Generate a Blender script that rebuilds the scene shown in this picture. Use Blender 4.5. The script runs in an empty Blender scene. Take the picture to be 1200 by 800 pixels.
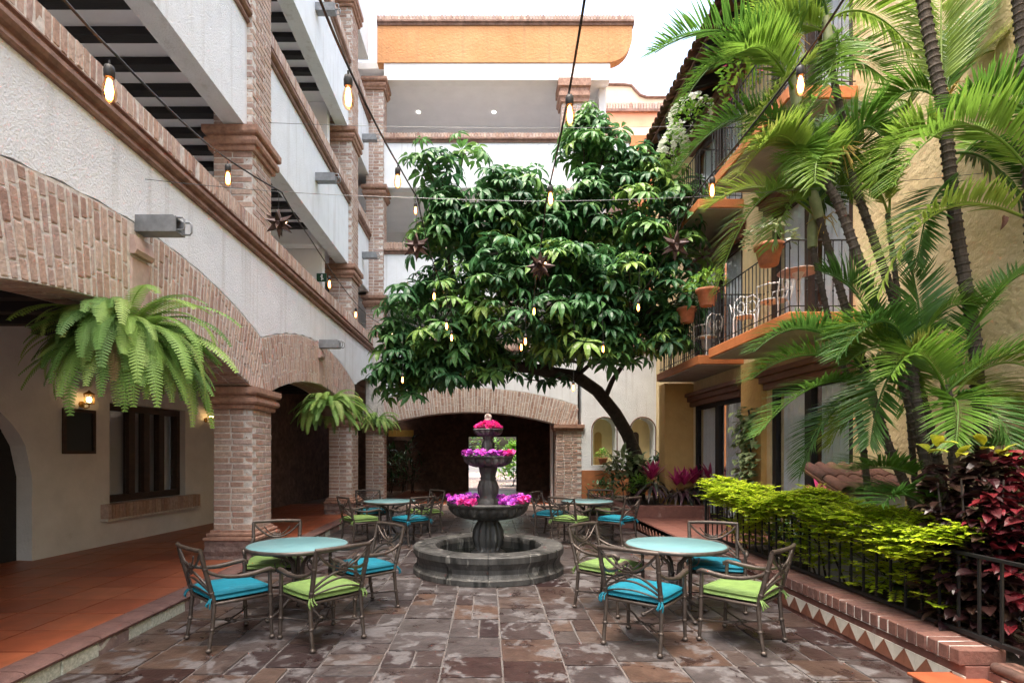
import bpy, math, random
import numpy as np
from mathutils import Vector, Matrix, Euler
R = math.radians
rng = random.Random(11)
SC = bpy.context.scene
COL = SC.collection

# ------------------------------------------------------------------ camera
FPX, VX, VY, EYE = 650.0, 572.0, 530.0, 1.70          # focal length and vanishing point in photo pixels, eye height in m
cam = bpy.data.cameras.new('camera')
cam.sensor_width = 36.0
cam.lens = FPX / 1200 * 36.0
cam.shift_x = (600 - VX) / 1200
cam.shift_y = (VY - 400) / 1200
cam.clip_start, cam.clip_end = 0.05, 400
camo = bpy.data.objects.new('camera', cam)
camo.location = (0, 0, EYE)
camo.rotation_euler = (R(90), 0, 0)
COL.objects.link(camo)
SC.camera = camo

# ------------------------------------------------------------------ sky, sun, exposure
SUN_EL, SUN_AZ = 76.0, 215.0                           # azimuth from +Y, clockwise: behind the camera, slightly to one side
w = bpy.data.worlds.new('World')
SC.world = w
w.use_nodes = True
nt = w.node_tree
nt.nodes.clear()
sky = nt.nodes.new('ShaderNodeTexSky')
sky.sky_type = 'NISHITA'
sky.sun_disc = False
sky.sun_elevation = R(SUN_EL)
sky.sun_rotation = R(SUN_AZ)
sky.air_density, sky.dust_density, sky.ozone_density = 1.6, 8.0, 1.0
hs = nt.nodes.new('ShaderNodeHueSaturation')           # overcast: the whole dome loses most of its blue
hs.inputs['Saturation'].default_value = 0.95
bg = nt.nodes.new('ShaderNodeBackground')
bg.inputs['Strength'].default_value = 0.15
wo = nt.nodes.new('ShaderNodeOutputWorld')
nt.links.new(sky.outputs[0], hs.inputs['Color'])
nt.links.new(hs.outputs[0], bg.inputs['Color'])
nt.links.new(bg.outputs[0], wo.inputs['Surface'])
sun = bpy.data.lights.new('sun', 'SUN')
sun.energy, sun.angle, sun.color = 0.6, R(25), (1.0, 0.985, 0.965)
suno = bpy.data.objects.new('sun', sun)
_d = Vector((math.sin(R(SUN_AZ)) * math.cos(R(SUN_EL)), math.cos(R(SUN_AZ)) * math.cos(R(SUN_EL)), math.sin(R(SUN_EL))))
suno.rotation_euler = _d.to_track_quat('Z', 'Y').to_euler()
suno.location = (0, 0, 30)
COL.objects.link(suno)
SC.view_settings.view_transform = 'Standard'
SC.view_settings.look = 'None'
SC.view_settings.gamma = 1.0
SC.view_settings.exposure = 2.25
SC.view_settings.use_curve_mapping = False
SC.render.engine = 'CYCLES'
SC.cycles.use_denoising = True
SC.cycles.max_bounces = 9
SC.cycles.diffuse_bounces = 7
SC.cycles.glossy_bounces = 3
SC.cycles.transmission_bounces = 4
SC.cycles.transparent_max_bounces = 8
SC.cycles.sample_clamp_indirect = 6.0
SC.cycles.caustics_reflective = False
SC.cycles.caustics_refractive = False


def at(px, py, d):
    """photo pixel + depth (m along +Y) -> world point"""
    return Vector(((px - VX) * d / FPX, d, EYE - (py - VY) * d / FPX))


# ------------------------------------------------------------------ mesh collector
class MB:
    def __init__(s):
        s.v, s.f, s.r, s.sm = [], [], [], []

    def add(s, vs, fs, rnd=0.0, smooth=False):
        o = len(s.v)
        s.v.extend([tuple(p) for p in vs])
        s.f.extend([tuple(i + o for i in f) for f in fs])
        s.r.extend([rnd] * len(fs))
        s.sm.extend([smooth] * len(fs))
        return s

    def box(s, x0, x1, y0, y1, z0, z1, rnd=0.0):
        vs = [(x, y, z) for x in (x0, x1) for y in (y0, y1) for z in (z0, z1)]
        return s.add(vs, [(0, 1, 3, 2), (4, 6, 7, 5), (0, 4, 5, 1), (2, 3, 7, 6), (0, 2, 6, 4), (1, 5, 7, 3)], rnd)

    def cbox(s, x0, x1, y0, y1, z0, z1, c=0.006, rnd=0.0, jit=0.0):
        vs, fs = chamfer((x1 - x0, y1 - y0, z1 - z0), c, jit)
        cx, cy, cz = (x0 + x1) / 2, (y0 + y1) / 2, (z0 + z1) / 2
        return s.add([(a + cx, b + cy, e + cz) for a, b, e in vs], fs, rnd)

    def prism(s, poly, axis, a, b, rnd=0.0):
        n = len(poly)
        def P(u, v, t):
            return {'x': (t, u, v), 'y': (u, t, v), 'z': (u, v, t)}[axis]
        vs = [P(u, v, a) for u, v in poly] + [P(u, v, b) for u, v in poly]
        fs = [tuple(range(n)), tuple(range(2 * n - 1, n - 1, -1))]
        fs += [(i, i + n, (i + 1) % n + n, (i + 1) % n) for i in range(n)]
        return s.add(vs, fs, rnd)

    def tube(s, pts, r, n=8, caps=True, rnd=0.0, smooth=True):
        pts = [Vector(p) for p in pts]
        m = len(pts)
        rs = r if isinstance(r, (list, tuple)) else [r] * m
        t = [(pts[min(i + 1, m - 1)] - pts[max(i - 1, 0)]).normalized() for i in range(m)]
        u = t[0].orthogonal().normalized()
        vs, fs = [], []
        for i in range(m):
            u = u - t[i] * u.dot(t[i])
            u = u.normalized() if u.length > 1e-6 else t[i].orthogonal().normalized()
            w_ = t[i].cross(u)
            for k in range(n):
                a = 2 * math.pi * k / n
                vs.append(pts[i] + (u * math.cos(a) + w_ * math.sin(a)) * rs[i])
        for i in range(m - 1):
            for k in range(n):
                k2 = (k + 1) % n
                fs.append((i * n + k, i * n + k2, (i + 1) * n + k2, (i + 1) * n + k))
        s.add(vs, fs, rnd, smooth)
        if caps:
            s.add(vs[:n], [tuple(range(n - 1, -1, -1))], rnd)
            s.add(vs[-n:], [tuple(range(n))], rnd)
        return s

    def lathe(s, prof, n=32, c=(0, 0, 0), rnd=0.0, smooth=True, lobes=0, amp=0.0):
        vs, fs = [], []
        m = len(prof)
        for q in prof:
            r, z = q[0], q[1]
            la = q[2] * amp if len(q) > 2 else 0.0
            for k in range(n):
                a = 2 * math.pi * k / n
                rr = r * (1 + la * (abs(math.cos(a * lobes / 2)) - 0.6)) if lobes else r
                vs.append((c[0] + rr * math.cos(a), c[1] + rr * math.sin(a), c[2] + z))
        for i in range(m - 1):
            for k in range(n):
                k2 = (k + 1) % n
                fs.append((i * n + k, i * n + k2, (i + 1) * n + k2, (i + 1) * n + k))
        s.add(vs, fs, rnd, smooth)
        if prof[0][0] > 1e-4:
            s.add(vs[:n], [tuple(range(n - 1, -1, -1))], rnd)
        if prof[-1][0] > 1e-4:
            s.add(vs[-n:], [tuple(range(n))], rnd)
        return s

    def ball(s, c, r, n=10, m=6, sz=1.0, rnd=0.0):
        prof = [(max(1e-5, r * math.sin(math.pi * i / m)), -r * sz * math.cos(math.pi * i / m)) for i in range(m + 1)]
        return s.lathe(prof, n, c, rnd)

    def xf(s, M, start=0):
        for i in range(start, len(s.v)):
            s.v[i] = tuple(M @ Vector(s.v[i]))
        return s

    def merge(s, o, M=None, rnd=None):
        vs = o.v if M is None else [tuple(M @ Vector(p)) for p in o.v]
        k = len(s.v)
        s.v.extend(vs)
        s.f.extend([tuple(i + k for i in f) for f in o.f])
        s.r.extend(o.r if rnd is None else [rnd] * len(o.f))
        s.sm.extend(o.sm)
        return s

    def mesh(s, name, mat, org=(0, 0, 0)):
        me = bpy.data.meshes.new(name)
        v = np.array(s.v, dtype=np.float64).reshape(-1, 3) - np.array(org)
        me.from_pydata(v.tolist(), [], s.f)
        at_ = me.attributes.new('rnd', 'FLOAT', 'FACE')
        at_.data.foreach_set('value', np.array(s.r, dtype=np.float32))
        me.polygons.foreach_set('use_smooth', np.array(s.sm, dtype=bool))
        me.materials.append(mat)
        me.update()
        return me


def chamfer(dim, c, jit=0.0):
    hx, hy, hz = dim[0] / 2, dim[1] / 2, dim[2] / 2
    c = min(c, hx * .8, hy * .8, hz * .8)
    idx, vs = {}, []
    for sx in (-1, 1):
        for sy in (-1, 1):
            for sz in (-1, 1):
                j = [rng.uniform(-jit, jit) for _ in range(3)]
                for ax in range(3):
                    p = [sx * (hx - c), sy * (hy - c), sz * (hz - c)]
                    p[ax] = (sx * hx, sy * hy, sz * hz)[ax]
                    idx[(sx, sy, sz, ax)] = len(vs)
                    vs.append((p[0] + j[0], p[1] + j[1], p[2] + j[2]))
    fs = []
    S = (-1, 1)
    for s_ in S:
        fs.append([idx[(s_, a, b, 0)] for a, b in ((-1, -1), (1, -1), (1, 1), (-1, 1))])
        fs.append([idx[(a, s_, b, 1)] for a, b in ((-1, -1), (-1, 1), (1, 1), (1, -1))])
        fs.append([idx[(a, b, s_, 2)] for a, b in ((-1, -1), (1, -1), (1, 1), (-1, 1))])
    for a in S:
        for b in S:
            fs.append([idx[(a, b, -1, 0)], idx[(a, b, 1, 0)], idx[(a, b, 1, 1)], idx[(a, b, -1, 1)]])
            fs.append([idx[(a, -1, b, 0)], idx[(a, 1, b, 0)], idx[(a, 1, b, 2)], idx[(a, -1, b, 2)]])
            fs.append([idx[(-1, a, b, 1)], idx[(1, a, b, 1)], idx[(1, a, b, 2)], idx[(-1, a, b, 2)]])
            for e in S:
                fs.append([idx[(a, b, e, 0)], idx[(a, b, e, 1)], idx[(a, b, e, 2)]])
    out = []
    for f in fs:                                        # make every face look outwards
        p = [Vector(vs[i]) for i in f]
        n = (p[1] - p[0]).cross(p[2] - p[0])
        cc = sum(p, Vector()) / len(p)
        out.append(tuple(f) if n.dot(cc) > 0 else tuple(reversed(f)))
    return vs, out


# ------------------------------------------------------------------ objects
WO = {}                                                 # world origin of each object (for parts given in world coordinates)


def props(o, label=None, cat=None, group=None, kind=None):
    for k, v in (('label', label), ('category', cat), ('group', group), ('kind', kind)):
        if v:
            o[k] = v
    return o


def thing(name, label, cat, loc=(0, 0, 0), rz=0.0, group=None, kind=None):
    o = bpy.data.objects.new(name, None)
    o.empty_display_size = 0.1
    o.location = loc
    o.rotation_euler = (0, 0, rz)
    COL.objects.link(o)
    WO[o.name] = Vector(loc)
    return props(o, label, cat, group, kind)


def part(name, mb, mat, parent=None, label=None, cat=None, group=None, kind=None):
    """mesh given in world coordinates (or in the parent's own when the parent stands at the origin)"""
    org = WO[parent.name] if parent else Vector((0, 0, 0))
    if not parent:
        v = np.array(mb.v)
        lo, hi = v.min(0), v.max(0)
        org = Vector(((lo[0] + hi[0]) / 2, (lo[1] + hi[1]) / 2, lo[2]))
    o = bpy.data.objects.new(name, mb.mesh(name, mat, org))
    COL.objects.link(o)
    if parent:
        o.parent = parent
    else:
        o.location = org
    WO[o.name] = org
    return props(o, label, cat, group, kind)


def inst(name, me, parent, loc, rot=(0, 0, 0), scale=(1, 1, 1), kind=None):
    o = bpy.data.objects.new(name, me)
    COL.objects.link(o)
    if parent:
        o.parent = parent
    loc = Vector(loc) - (WO[parent.name] if parent else Vector((0, 0, 0)))
    o.location = loc
    o.rotation_euler = rot
    o.scale = scale
    if kind:
        o['kind'] = kind
    return o


def copy_tree(o, parent=None):
    c = o.copy()
    COL.objects.link(c)
    c.parent = parent
    for ch in KIDS.get(o.name, []):
        copy_tree(ch, c)
    return c


KIDS = {}


def index_kids(o):
    KIDS[o.name] = list(o.children)
    for c in o.children:
        index_kids(c)


# ------------------------------------------------------------------ materials
MT = {}


def mk(name, cols, rough=0.8, src=None, vs=3.0, va=0.3, bump=0.0, bs=30.0, stains=(), metal=0.0, spec=0.5, trans=0.0,
       tcol=None, coat=0.0, rvar=0.0, streak=(1, 1, 1), cell=False, own=False, drip=None):
    """cols: one colour or a list picked by a random value (src 'obj': per object, 'attr': per piece, None: noise)"""
    m = bpy.data.materials.new(name)
    m.use_nodes = True
    N, L = m.node_tree.nodes, m.node_tree.links
    b = N['Principled BSDF']
    out = N['Material Output']
    geo = N.new('ShaderNodeNewGeometry')
    mp = N.new('ShaderNodeMapping')
    mp.inputs['Scale'].default_value = streak
    L.new(geo.outputs['Position'], mp.inputs['Vector'])
    pos = mp.outputs[0]
    if own:                                                # every piece has its own grain and stains
        if src == 'attr':
            rs_ = N.new('ShaderNodeAttribute')
            rs_.attribute_name = 'rnd'
            ro_ = rs_.outputs['Fac']
        else:
            rs_ = N.new('ShaderNodeObjectInfo')
            ro_ = rs_.outputs['Random']
        sc_n = N.new('ShaderNodeVectorMath')
        sc_n.operation = 'SCALE'
        sc_n.inputs[0].default_value = (1.9, 2.3, 2.9)
        L.new(ro_, sc_n.inputs['Scale'])
        ad_n = N.new('ShaderNodeVectorMath')
        ad_n.operation = 'ADD'
        L.new(pos, ad_n.inputs[0])
        L.new(sc_n.outputs[0], ad_n.inputs[1])
        pos = ad_n.outputs[0]
    def noise(scale, detail=5.0, rgh=0.6, dist=0.0):
        n = N.new('ShaderNodeTexNoise')
        n.inputs['Scale'].default_value = scale
        n.inputs['Detail'].default_value = detail
        n.inputs['Roughness'].default_value = rgh
        n.inputs['Distortion'].default_value = dist
        L.new(pos, n.inputs['Vector'])
        return n.outputs[0]
    n1 = noise(vs)
    if isinstance(cols[0], (int, float)):
        cols = [cols]
    if len(cols) > 1:
        rp = N.new('ShaderNodeValToRGB')
        cr = rp.color_ramp
        while len(cr.elements) < len(cols):
            cr.elements.new(0.5)
        for i, c in enumerate(cols):
            cr.elements[i].position = i / (len(cols) - 1) if src else 0.3 + 0.4 * i / (len(cols) - 1)
            cr.elements[i].color = (*c, 1)
        if src == 'obj':
            oi = N.new('ShaderNodeObjectInfo')
            L.new(oi.outputs['Random'], rp.inputs[0])
        elif src == 'tone':
            oi = N.new('ShaderNodeObjectInfo')
            sp_n = N.new('ShaderNodeSeparateColor')
            L.new(oi.outputs['Color'], sp_n.inputs[0])
            L.new(sp_n.outputs[0], rp.inputs[0])
        elif src == 'attr':
            an = N.new('ShaderNodeAttribute')
            an.attribute_name = 'rnd'
            L.new(an.outputs['Fac'], rp.inputs[0])
        else:
            L.new(n1, rp.inputs[0])
        col = rp.outputs[0]
    else:
        rgb = N.new('ShaderNodeRGB')
        rgb.outputs[0].default_value = (*cols[0], 1)
        col = rgb.outputs[0]
    if va:
        mr = N.new('ShaderNodeMapRange')
        mr.inputs[1].default_value, mr.inputs[2].default_value = 0.3, 0.7
        mr.inputs[3].default_value, mr.inputs[4].default_value = 1 - va, 1 + va
        L.new(noise(vs * 2.7), mr.inputs[0])
        mul = N.new('ShaderNodeVectorMath')
        mul.operation = 'SCALE'
        L.new(col, mul.inputs[0])
        L.new(mr.outputs[0], mul.inputs['Scale'])
        col = mul.outputs[0]
    rsock = None
    for (sc, ss, lo, hi, srough, amt) in stains:
        mr = N.new('ShaderNodeMapRange')
        mr.inputs[1].default_value, mr.inputs[2].default_value = lo, hi
        mr.inputs[4].default_value = amt
        L.new(noise(ss, 8.0, 0.65, 0.4), mr.inputs[0])
        mx = N.new('ShaderNodeMix')
        mx.data_type = 'RGBA'
        L.new(mr.outputs[0], mx.inputs['Factor'])
        L.new(col, mx.inputs['A'])
        mx.inputs['B'].default_value = (*sc, 1)
        col = mx.outputs['Result']
        if srough is not None:
            mr2 = N.new('ShaderNodeMapRange')
            mr2.inputs[3].default_value, mr2.inputs[4].default_value = rough, srough
            L.new(mr.outputs[0], mr2.inputs[0])
            rsock = mr2.outputs[0]
    if drip:                                               # rain streaks running down the face
        dcol, lo, hi, amt = drip
        mp2 = N.new('ShaderNodeMapping')
        mp2.inputs['Scale'].default_value = (5.0, 5.0, 0.22)
        L.new(geo.outputs['Position'], mp2.inputs['Vector'])
        dn = N.new('ShaderNodeTexNoise')
        dn.inputs['Scale'].default_value = 1.6
        dn.inputs['Detail'].default_value = 6.0
        L.new(mp2.outputs[0], dn.inputs['Vector'])
        mr = N.new('ShaderNodeMapRange')
        mr.inputs[1].default_value, mr.inputs[2].default_value, mr.inputs[4].default_value = lo, hi, amt
        L.new(dn.outputs[0], mr.inputs[0])
        mx = N.new('ShaderNodeMix')
        mx.data_type = 'RGBA'
        L.new(mr.outputs[0], mx.inputs['Factor'])
        L.new(col, mx.inputs['A'])
        mx.inputs['B'].default_value = (*dcol, 1)
        col = mx.outputs['Result']
    L.new(col, b.inputs['Base Color'])
    b.inputs['Roughness'].default_value = rough
    if rsock:
        L.new(rsock, b.inputs['Roughness'])
    elif rvar:
        mr = N.new('ShaderNodeMapRange')
        mr.inputs[1].default_value, mr.inputs[2].default_value = 0.3, 0.7
        mr.inputs[3].default_value, mr.inputs[4].default_value = rough - rvar, rough + rvar
        L.new(n1, mr.inputs[0])
        L.new(mr.outputs[0], b.inputs['Roughness'])
    b.inputs['Metallic'].default_value = metal
    b.inputs['Specular IOR Level'].default_value = spec
    b.inputs['Coat Weight'].default_value = coat
    if bump:
        bn = N.new('ShaderNodeBump')
        bn.inputs['Strength'].default_value = min(1.0, bump)
        bn.inputs['Distance'].default_value = 0.02 * max(1.0, bump)
        if cell:
            vo = N.new('ShaderNodeTexVoronoi')
            vo.inputs['Scale'].default_value = bs
            L.new(pos, vo.inputs['Vector'])
            L.new(vo.outputs['Distance'], bn.inputs['Height'])
        else:
            L.new(noise(bs, 6.0, 0.6), bn.inputs['Height'])
        L.new(bn.outputs[0], b.inputs['Normal'])
    if trans:
        tr = N.new('ShaderNodeBsdfTranslucent')
        if tcol:
            tr.inputs['Color'].default_value = (*tcol, 1)
        else:
            L.new(col, tr.inputs['Color'])
        ms = N.new('ShaderNodeMixShader')
        ms.inputs[0].default_value = trans
        L.new(b.outputs[0], ms.inputs[1])
        L.new(tr.outputs[0], ms.inputs[2])
        L.new(ms.outputs[0], out.inputs['Surface'])
    MT[name] = m
    return m


def glow(name, col, strength):
    m = bpy.data.materials.new(name)
    m.use_nodes = True
    N, L = m.node_tree.nodes, m.node_tree.links
    b = N['Principled BSDF']
    b.inputs['Base Color'].default_value = (*col, 1)
    b.inputs['Emission Color'].default_value = (*col, 1)
    b.inputs['Emission Strength'].default_value = strength
    MT[name] = m
    return m


def thin_glass(name, tint, gloss=0.12, rough=0.05):
    m = bpy.data.materials.new(name)
    m.use_nodes = True
    N, L = m.node_tree.nodes, m.node_tree.links
    N.remove(N['Principled BSDF'])
    t = N.new('ShaderNodeBsdfTransparent')
    t.inputs[0].default_value = (*tint, 1)
    g = N.new('ShaderNodeBsdfGlossy')
    g.inputs['Roughness'].default_value = rough
    ms = N.new('ShaderNodeMixShader')
    ms.inputs[0].default_value = gloss
    L.new(t.outputs[0], ms.inputs[1])
    L.new(g.outputs[0], ms.inputs[2])
    L.new(ms.outputs[0], N['Material Output'].inputs['Surface'])
    MT[name] = m
    return m


# stucco and masonry
mk('white_stucco', (0.79, 0.83, 0.87), 0.9, vs=1.2, va=0.05, bump=1.0, bs=52, stains=[((0.36, 0.37, 0.38), 11.0, 0.66, 0.74, None, 0.6), ((0.45, 0.44, 0.42), 1.1, 0.64, 0.8, None, 0.35)], drip=((0.40, 0.39, 0.37), 0.56, 0.78, 0.45))
mk('smooth_white', (0.80, 0.79, 0.78), 0.85, vs=1.0, va=0.06, bump=0.25, bs=14)
mk('grey_ceiling', (0.84, 0.83, 0.83), 0.9, vs=0.8, va=0.05, bump=0.1, bs=10)
mk('cream_wall', [(0.65, 0.645, 0.65), (0.73, 0.725, 0.73)], 0.9, vs=0.9, va=0.08, bump=0.6, bs=22, stains=[((0.36, 0.32, 0.28), 1.6, 0.60, 0.8, None, 0.5)])
mk('yellow_stucco', [(0.63, 0.48, 0.25), (0.71, 0.585, 0.36)], 0.92, vs=1.1, va=0.08, bump=1.6, bs=11, stains=[((0.40, 0.28, 0.14), 1.4, 0.6, 0.85, None, 0.45)], drip=((0.42, 0.30, 0.16), 0.55, 0.78, 0.4))
mk('ochre_stucco', [(0.50, 0.30, 0.10), (0.58, 0.38, 0.15)], 0.92, vs=1.1, va=0.08, bump=0.8, bs=14)
mk('orange_stucco', [(0.52, 0.235, 0.09), (0.56, 0.29, 0.13)], 0.9, vs=1.0, va=0.08, bump=1.0, bs=16, drip=((0.34, 0.17, 0.09), 0.54, 0.75, 0.5))
mk('pink_stucco', [(0.70, 0.36, 0.22), (0.74, 0.42, 0.28)], 0.9, vs=0.8, va=0.06, bump=0.3, bs=10)
mk('cream_stucco', (0.70, 0.58, 0.42), 0.9, vs=0.8, va=0.1, bump=0.2, bs=10)
mk('orange_paint', [(0.48, 0.145, 0.042), (0.55, 0.20, 0.065)], 0.7, vs=1.4, va=0.12, bump=0.3, bs=20, stains=[((0.25, 0.12, 0.07), 3.0, 0.6, 0.8, None, 0.6)])
mk('slab_underside', (0.33, 0.29, 0.25), 0.9, vs=1.0, va=0.15, bump=0.3, bs=10, stains=[((0.16, 0.13, 0.11), 1.5, 0.55, 0.75, None, 0.6)])
BR = [(0.32, 0.20, 0.16), (0.44, 0.31, 0.25), (0.50, 0.385, 0.32), (0.40, 0.26, 0.20), (0.48, 0.37, 0.325), (0.37, 0.26, 0.225)]
mk('brick', BR, 0.85, src='obj', vs=7, va=0.22, bump=0.7, bs=45, stains=[((0.52, 0.46, 0.41), 6.0, 0.58, 0.75, None, 0.6), ((0.10, 0.07, 0.055), 12.0, 0.68, 0.76, None, 0.7)])
mk('brickwork', BR, 0.85, src='attr', vs=7, va=0.22, bump=0.5, bs=45, stains=[((0.52, 0.46, 0.41), 6.0, 0.58, 0.75, None, 0.5)])
mk('red_brick', [(0.085, 0.036, 0.028), (0.14, 0.062, 0.046), (0.11, 0.055, 0.045), (0.18, 0.095, 0.072)], 0.8, src='obj', vs=8, va=0.25, bump=0.5, bs=50, stains=[((0.28, 0.20, 0.17), 5.0, 0.6, 0.75, None, 0.5)])
mk('mortar', (0.60, 0.565, 0.53), 0.95, vs=6, va=0.25, bump=0.6, bs=60)
mk('terracotta_trim', [(0.19, 0.105, 0.08), (0.28, 0.175, 0.14)], 0.8, vs=3, va=0.3, bump=0.4, bs=30, stains=[((0.07, 0.05, 0.04), 4.0, 0.58, 0.75, None, 0.7)])
mk('pink_stone', [(0.40, 0.28, 0.24), (0.50, 0.38, 0.33)], 0.85, vs=3, va=0.15, bump=0.4, bs=18)
mk('plinth_stone', [(0.13, 0.085, 0.075), (0.24, 0.17, 0.15)], 0.85, vs=6, va=0.35, bump=2.5, bs=7)
mk('quarry_tile', [(0.26, 0.066, 0.028), (0.31, 0.088, 0.038), (0.23, 0.060, 0.030), (0.33, 0.105, 0.050)], 0.42, src='obj', vs=2.2, va=0.2, bump=0.08, bs=9, stains=[((0.13, 0.045, 0.03), 1.3, 0.55, 0.75, 0.3, 0.6)], spec=0.45)
mk('terrace_tile', [(0.13, 0.050, 0.038), (0.17, 0.070, 0.052)], 0.55, src='obj', vs=2.2, va=0.2, bump=0.1, bs=9)
mk('fern_dry', (0.20, 0.13, 0.05), 0.8, vs=4, va=0.3, trans=0.2)
mk('grout', (0.20, 0.13, 0.10), 0.9, vs=5, va=0.2)
mk('kerb_stone', [(0.16, 0.105, 0.09), (0.24, 0.165, 0.145)], 0.8, vs=5, va=0.3, bump=0.8, bs=16, stains=[((0.50, 0.50, 0.42), 7.0, 0.55, 0.62, None, 0.85)])
mk('speckled_tile', [(0.30, 0.32, 0.24), (0.66, 0.66, 0.56)], 0.6, vs=38, va=0.2, bump=0.3, bs=38)
mk('kerb_edge', [(0.11, 0.053, 0.042), (0.16, 0.085, 0.070)], 0.7, vs=4, va=0.25, bump=0.5, bs=20)
FL = [(0.022, 0.011, 0.011), (0.048, 0.040, 0.040), (0.066, 0.056, 0.055), (0.030, 0.015, 0.013), (0.054, 0.046, 0.045), (0.083, 0.051, 0.037), (0.037, 0.024, 0.022), (0.061, 0.052, 0.051)]
mk('flagstone', FL, 0.32, src='obj', vs=3.0, va=0.3, bump=0.5, bs=13, stains=[((0.145, 0.137, 0.139), 3.6, 0.52, 0.58, 0.52, 0.75), ((0.018, 0.009, 0.0085), 3.4, 0.55, 0.62, 0.24, 0.7)], own=True)
mk('flagstone_far', FL, 0.32, src='attr', vs=3.0, va=0.3, bump=0.4, bs=13, stains=[((0.145, 0.137, 0.139), 3.6, 0.52, 0.58, 0.52, 0.75), ((0.018, 0.009, 0.0085), 3.4, 0.55, 0.62, 0.24, 0.7)], own=True)
mk('joint_sand', (0.10, 0.09, 0.085), 0.9, vs=4, va=0.3, bump=0.3, bs=30, stains=[((0.09, 0.06, 0.05), 2.0, 0.5, 0.65, None, 0.7)])
mk('fountain_stone', [(0.020, 0.020, 0.019), (0.070, 0.068, 0.064)], 0.6, vs=4, va=0.45, bump=0.6, bs=22, stains=[((0.24, 0.235, 0.215), 7.0, 0.57, 0.66, None, 0.75), ((0.006, 0.007, 0.006), 5.0, 0.52, 0.60, 0.4, 0.9)], streak=(1, 1, 0.22))
mk('water', (0.012, 0.014, 0.012), 0.06, va=0, bump=0.15, bs=8)
mk('white_tile', [(0.46, 0.43, 0.37), (0.52, 0.49, 0.43)], 0.3, src='obj', vs=5, va=0.08, bump=0.1, bs=12)
mk('brown_tile', [(0.15, 0.055, 0.034), (0.19, 0.078, 0.048)], 0.35, src='obj', vs=5, va=0.15, bump=0.1, bs=12)
mk('red_render', (0.17, 0.072, 0.055), 0.85, vs=4, va=0.2, bump=0.4, bs=22, stains=[((0.48, 0.36, 0.32), 3.0, 0.58, 0.7, None, 0.5)])
mk('soil', (0.035, 0.024, 0.017), 1.0, vs=8, va=0.4, bump=1.0, bs=14)
# wood and metal
mk('dark_trim', [(0.06, 0.032, 0.025), (0.10, 0.055, 0.042)], 0.6, vs=5, va=0.3, bump=0.3, bs=20)
mk('black_wood', (0.012, 0.010, 0.010), 0.7, vs=3, va=0.3, bump=0.3, bs=20, streak=(0.3, 3, 3))
mk('dark_wood', [(0.035, 0.018, 0.012), (0.055, 0.030, 0.020)], 0.6, vs=4, va=0.3, bump=0.3, bs=20, streak=(3, 0.4, 3))
mk('brown_wood', [(0.10, 0.040, 0.024), (0.16, 0.070, 0.042)], 0.65, vs=4, va=0.3, bump=0.4, bs=18, streak=(4, 0.4, 4))
mk('chair_metal', [(0.055, 0.042, 0.034), (0.095, 0.075, 0.063)], 0.42, vs=14, va=0.25, metal=0.45, bump=0.15, bs=90)
mk('table_metal', [(0.07, 0.058, 0.05), (0.12, 0.10, 0.09)], 0.42, vs=14, va=0.2, metal=0.45)
mk('table_glass', (0.135, 0.275, 0.295), 0.3, vs=1.2, va=0.02, spec=0.4)
mk('black_iron', (0.006, 0.006, 0.0065), 0.5, vs=9, va=0.3, spec=0.5)
mk('grey_metal', [(0.17, 0.18, 0.19), (0.28, 0.29, 0.30)], 0.45, vs=5, va=0.15, metal=0.5)
mk('white_iron', (0.75, 0.75, 0.74), 0.45, vs=9, va=0.08)
mk('cable', (0.012, 0.012, 0.012), 0.6, va=0)
mk('steel_wire', (0.14, 0.145, 0.15), 0.4, va=0, metal=0.7)
mk('star_metal', [(0.040, 0.022, 0.018), (0.085, 0.048, 0.038)], 0.45, vs=9, va=0.3, metal=0.6)
mk('brass', (0.45, 0.26, 0.08), 0.35, vs=9, va=0.2, metal=0.9)
# cloth
mk('turquoise_cloth', (0.003, 0.150, 0.215), 0.6, vs=4, va=0.16, bump=0.45, bs=11, spec=0.35)
mk('green_cloth', (0.140, 0.225, 0.062), 0.6, vs=4, va=0.16, bump=0.45, bs=11, spec=0.35)
mk('curtain', (0.80, 0.82, 0.86), 0.9, vs=2, va=0.05)
mk('dark_glass', (0.02, 0.022, 0.025), 0.08, va=0, spec=0.7)
mk('notice_black', (0.010, 0.010, 0.010), 0.35, va=0)
mk('pot_clay', [(0.40, 0.135, 0.065), (0.50, 0.20, 0.11)], 0.75, vs=5, va=0.2, bump=0.2, bs=25)
mk('roof_tile', [(0.07, 0.026, 0.017), (0.115, 0.046, 0.029), (0.15, 0.066, 0.042)], 0.8, src='obj', vs=5, va=0.3, bump=0.4, bs=25, stains=[((0.05, 0.035, 0.03), 4.0, 0.55, 0.7, None, 0.7)])
# plants
mk('tree_leaf', [(0.026, 0.088, 0.036), (0.044, 0.14, 0.050), (0.070, 0.19, 0.058), (0.12, 0.26, 0.058), (0.21, 0.33, 0.065)], 0.42, src='tone', vs=2, va=0.25, trans=0.28, spec=0.4)
mk('tree_leaf_mass', [(0.026, 0.088, 0.036), (0.044, 0.14, 0.050), (0.070, 0.19, 0.058), (0.12, 0.26, 0.058), (0.21, 0.33, 0.065)], 0.42, src='attr', vs=2, va=0.25, trans=0.28, spec=0.4)
mk('bark_dark', [(0.026, 0.020, 0.015), (0.055, 0.043, 0.034)], 0.9, vs=6, va=0.3, bump=1.0, bs=20)
mk('palm_trunk', [(0.045, 0.034, 0.027), (0.10, 0.078, 0.062)], 0.85, vs=8, va=0.3, bump=0.8, bs=26)
mk('palm_shaft', [(0.20, 0.24, 0.10), (0.30, 0.30, 0.16)], 0.6, vs=5, va=0.2)
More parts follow.
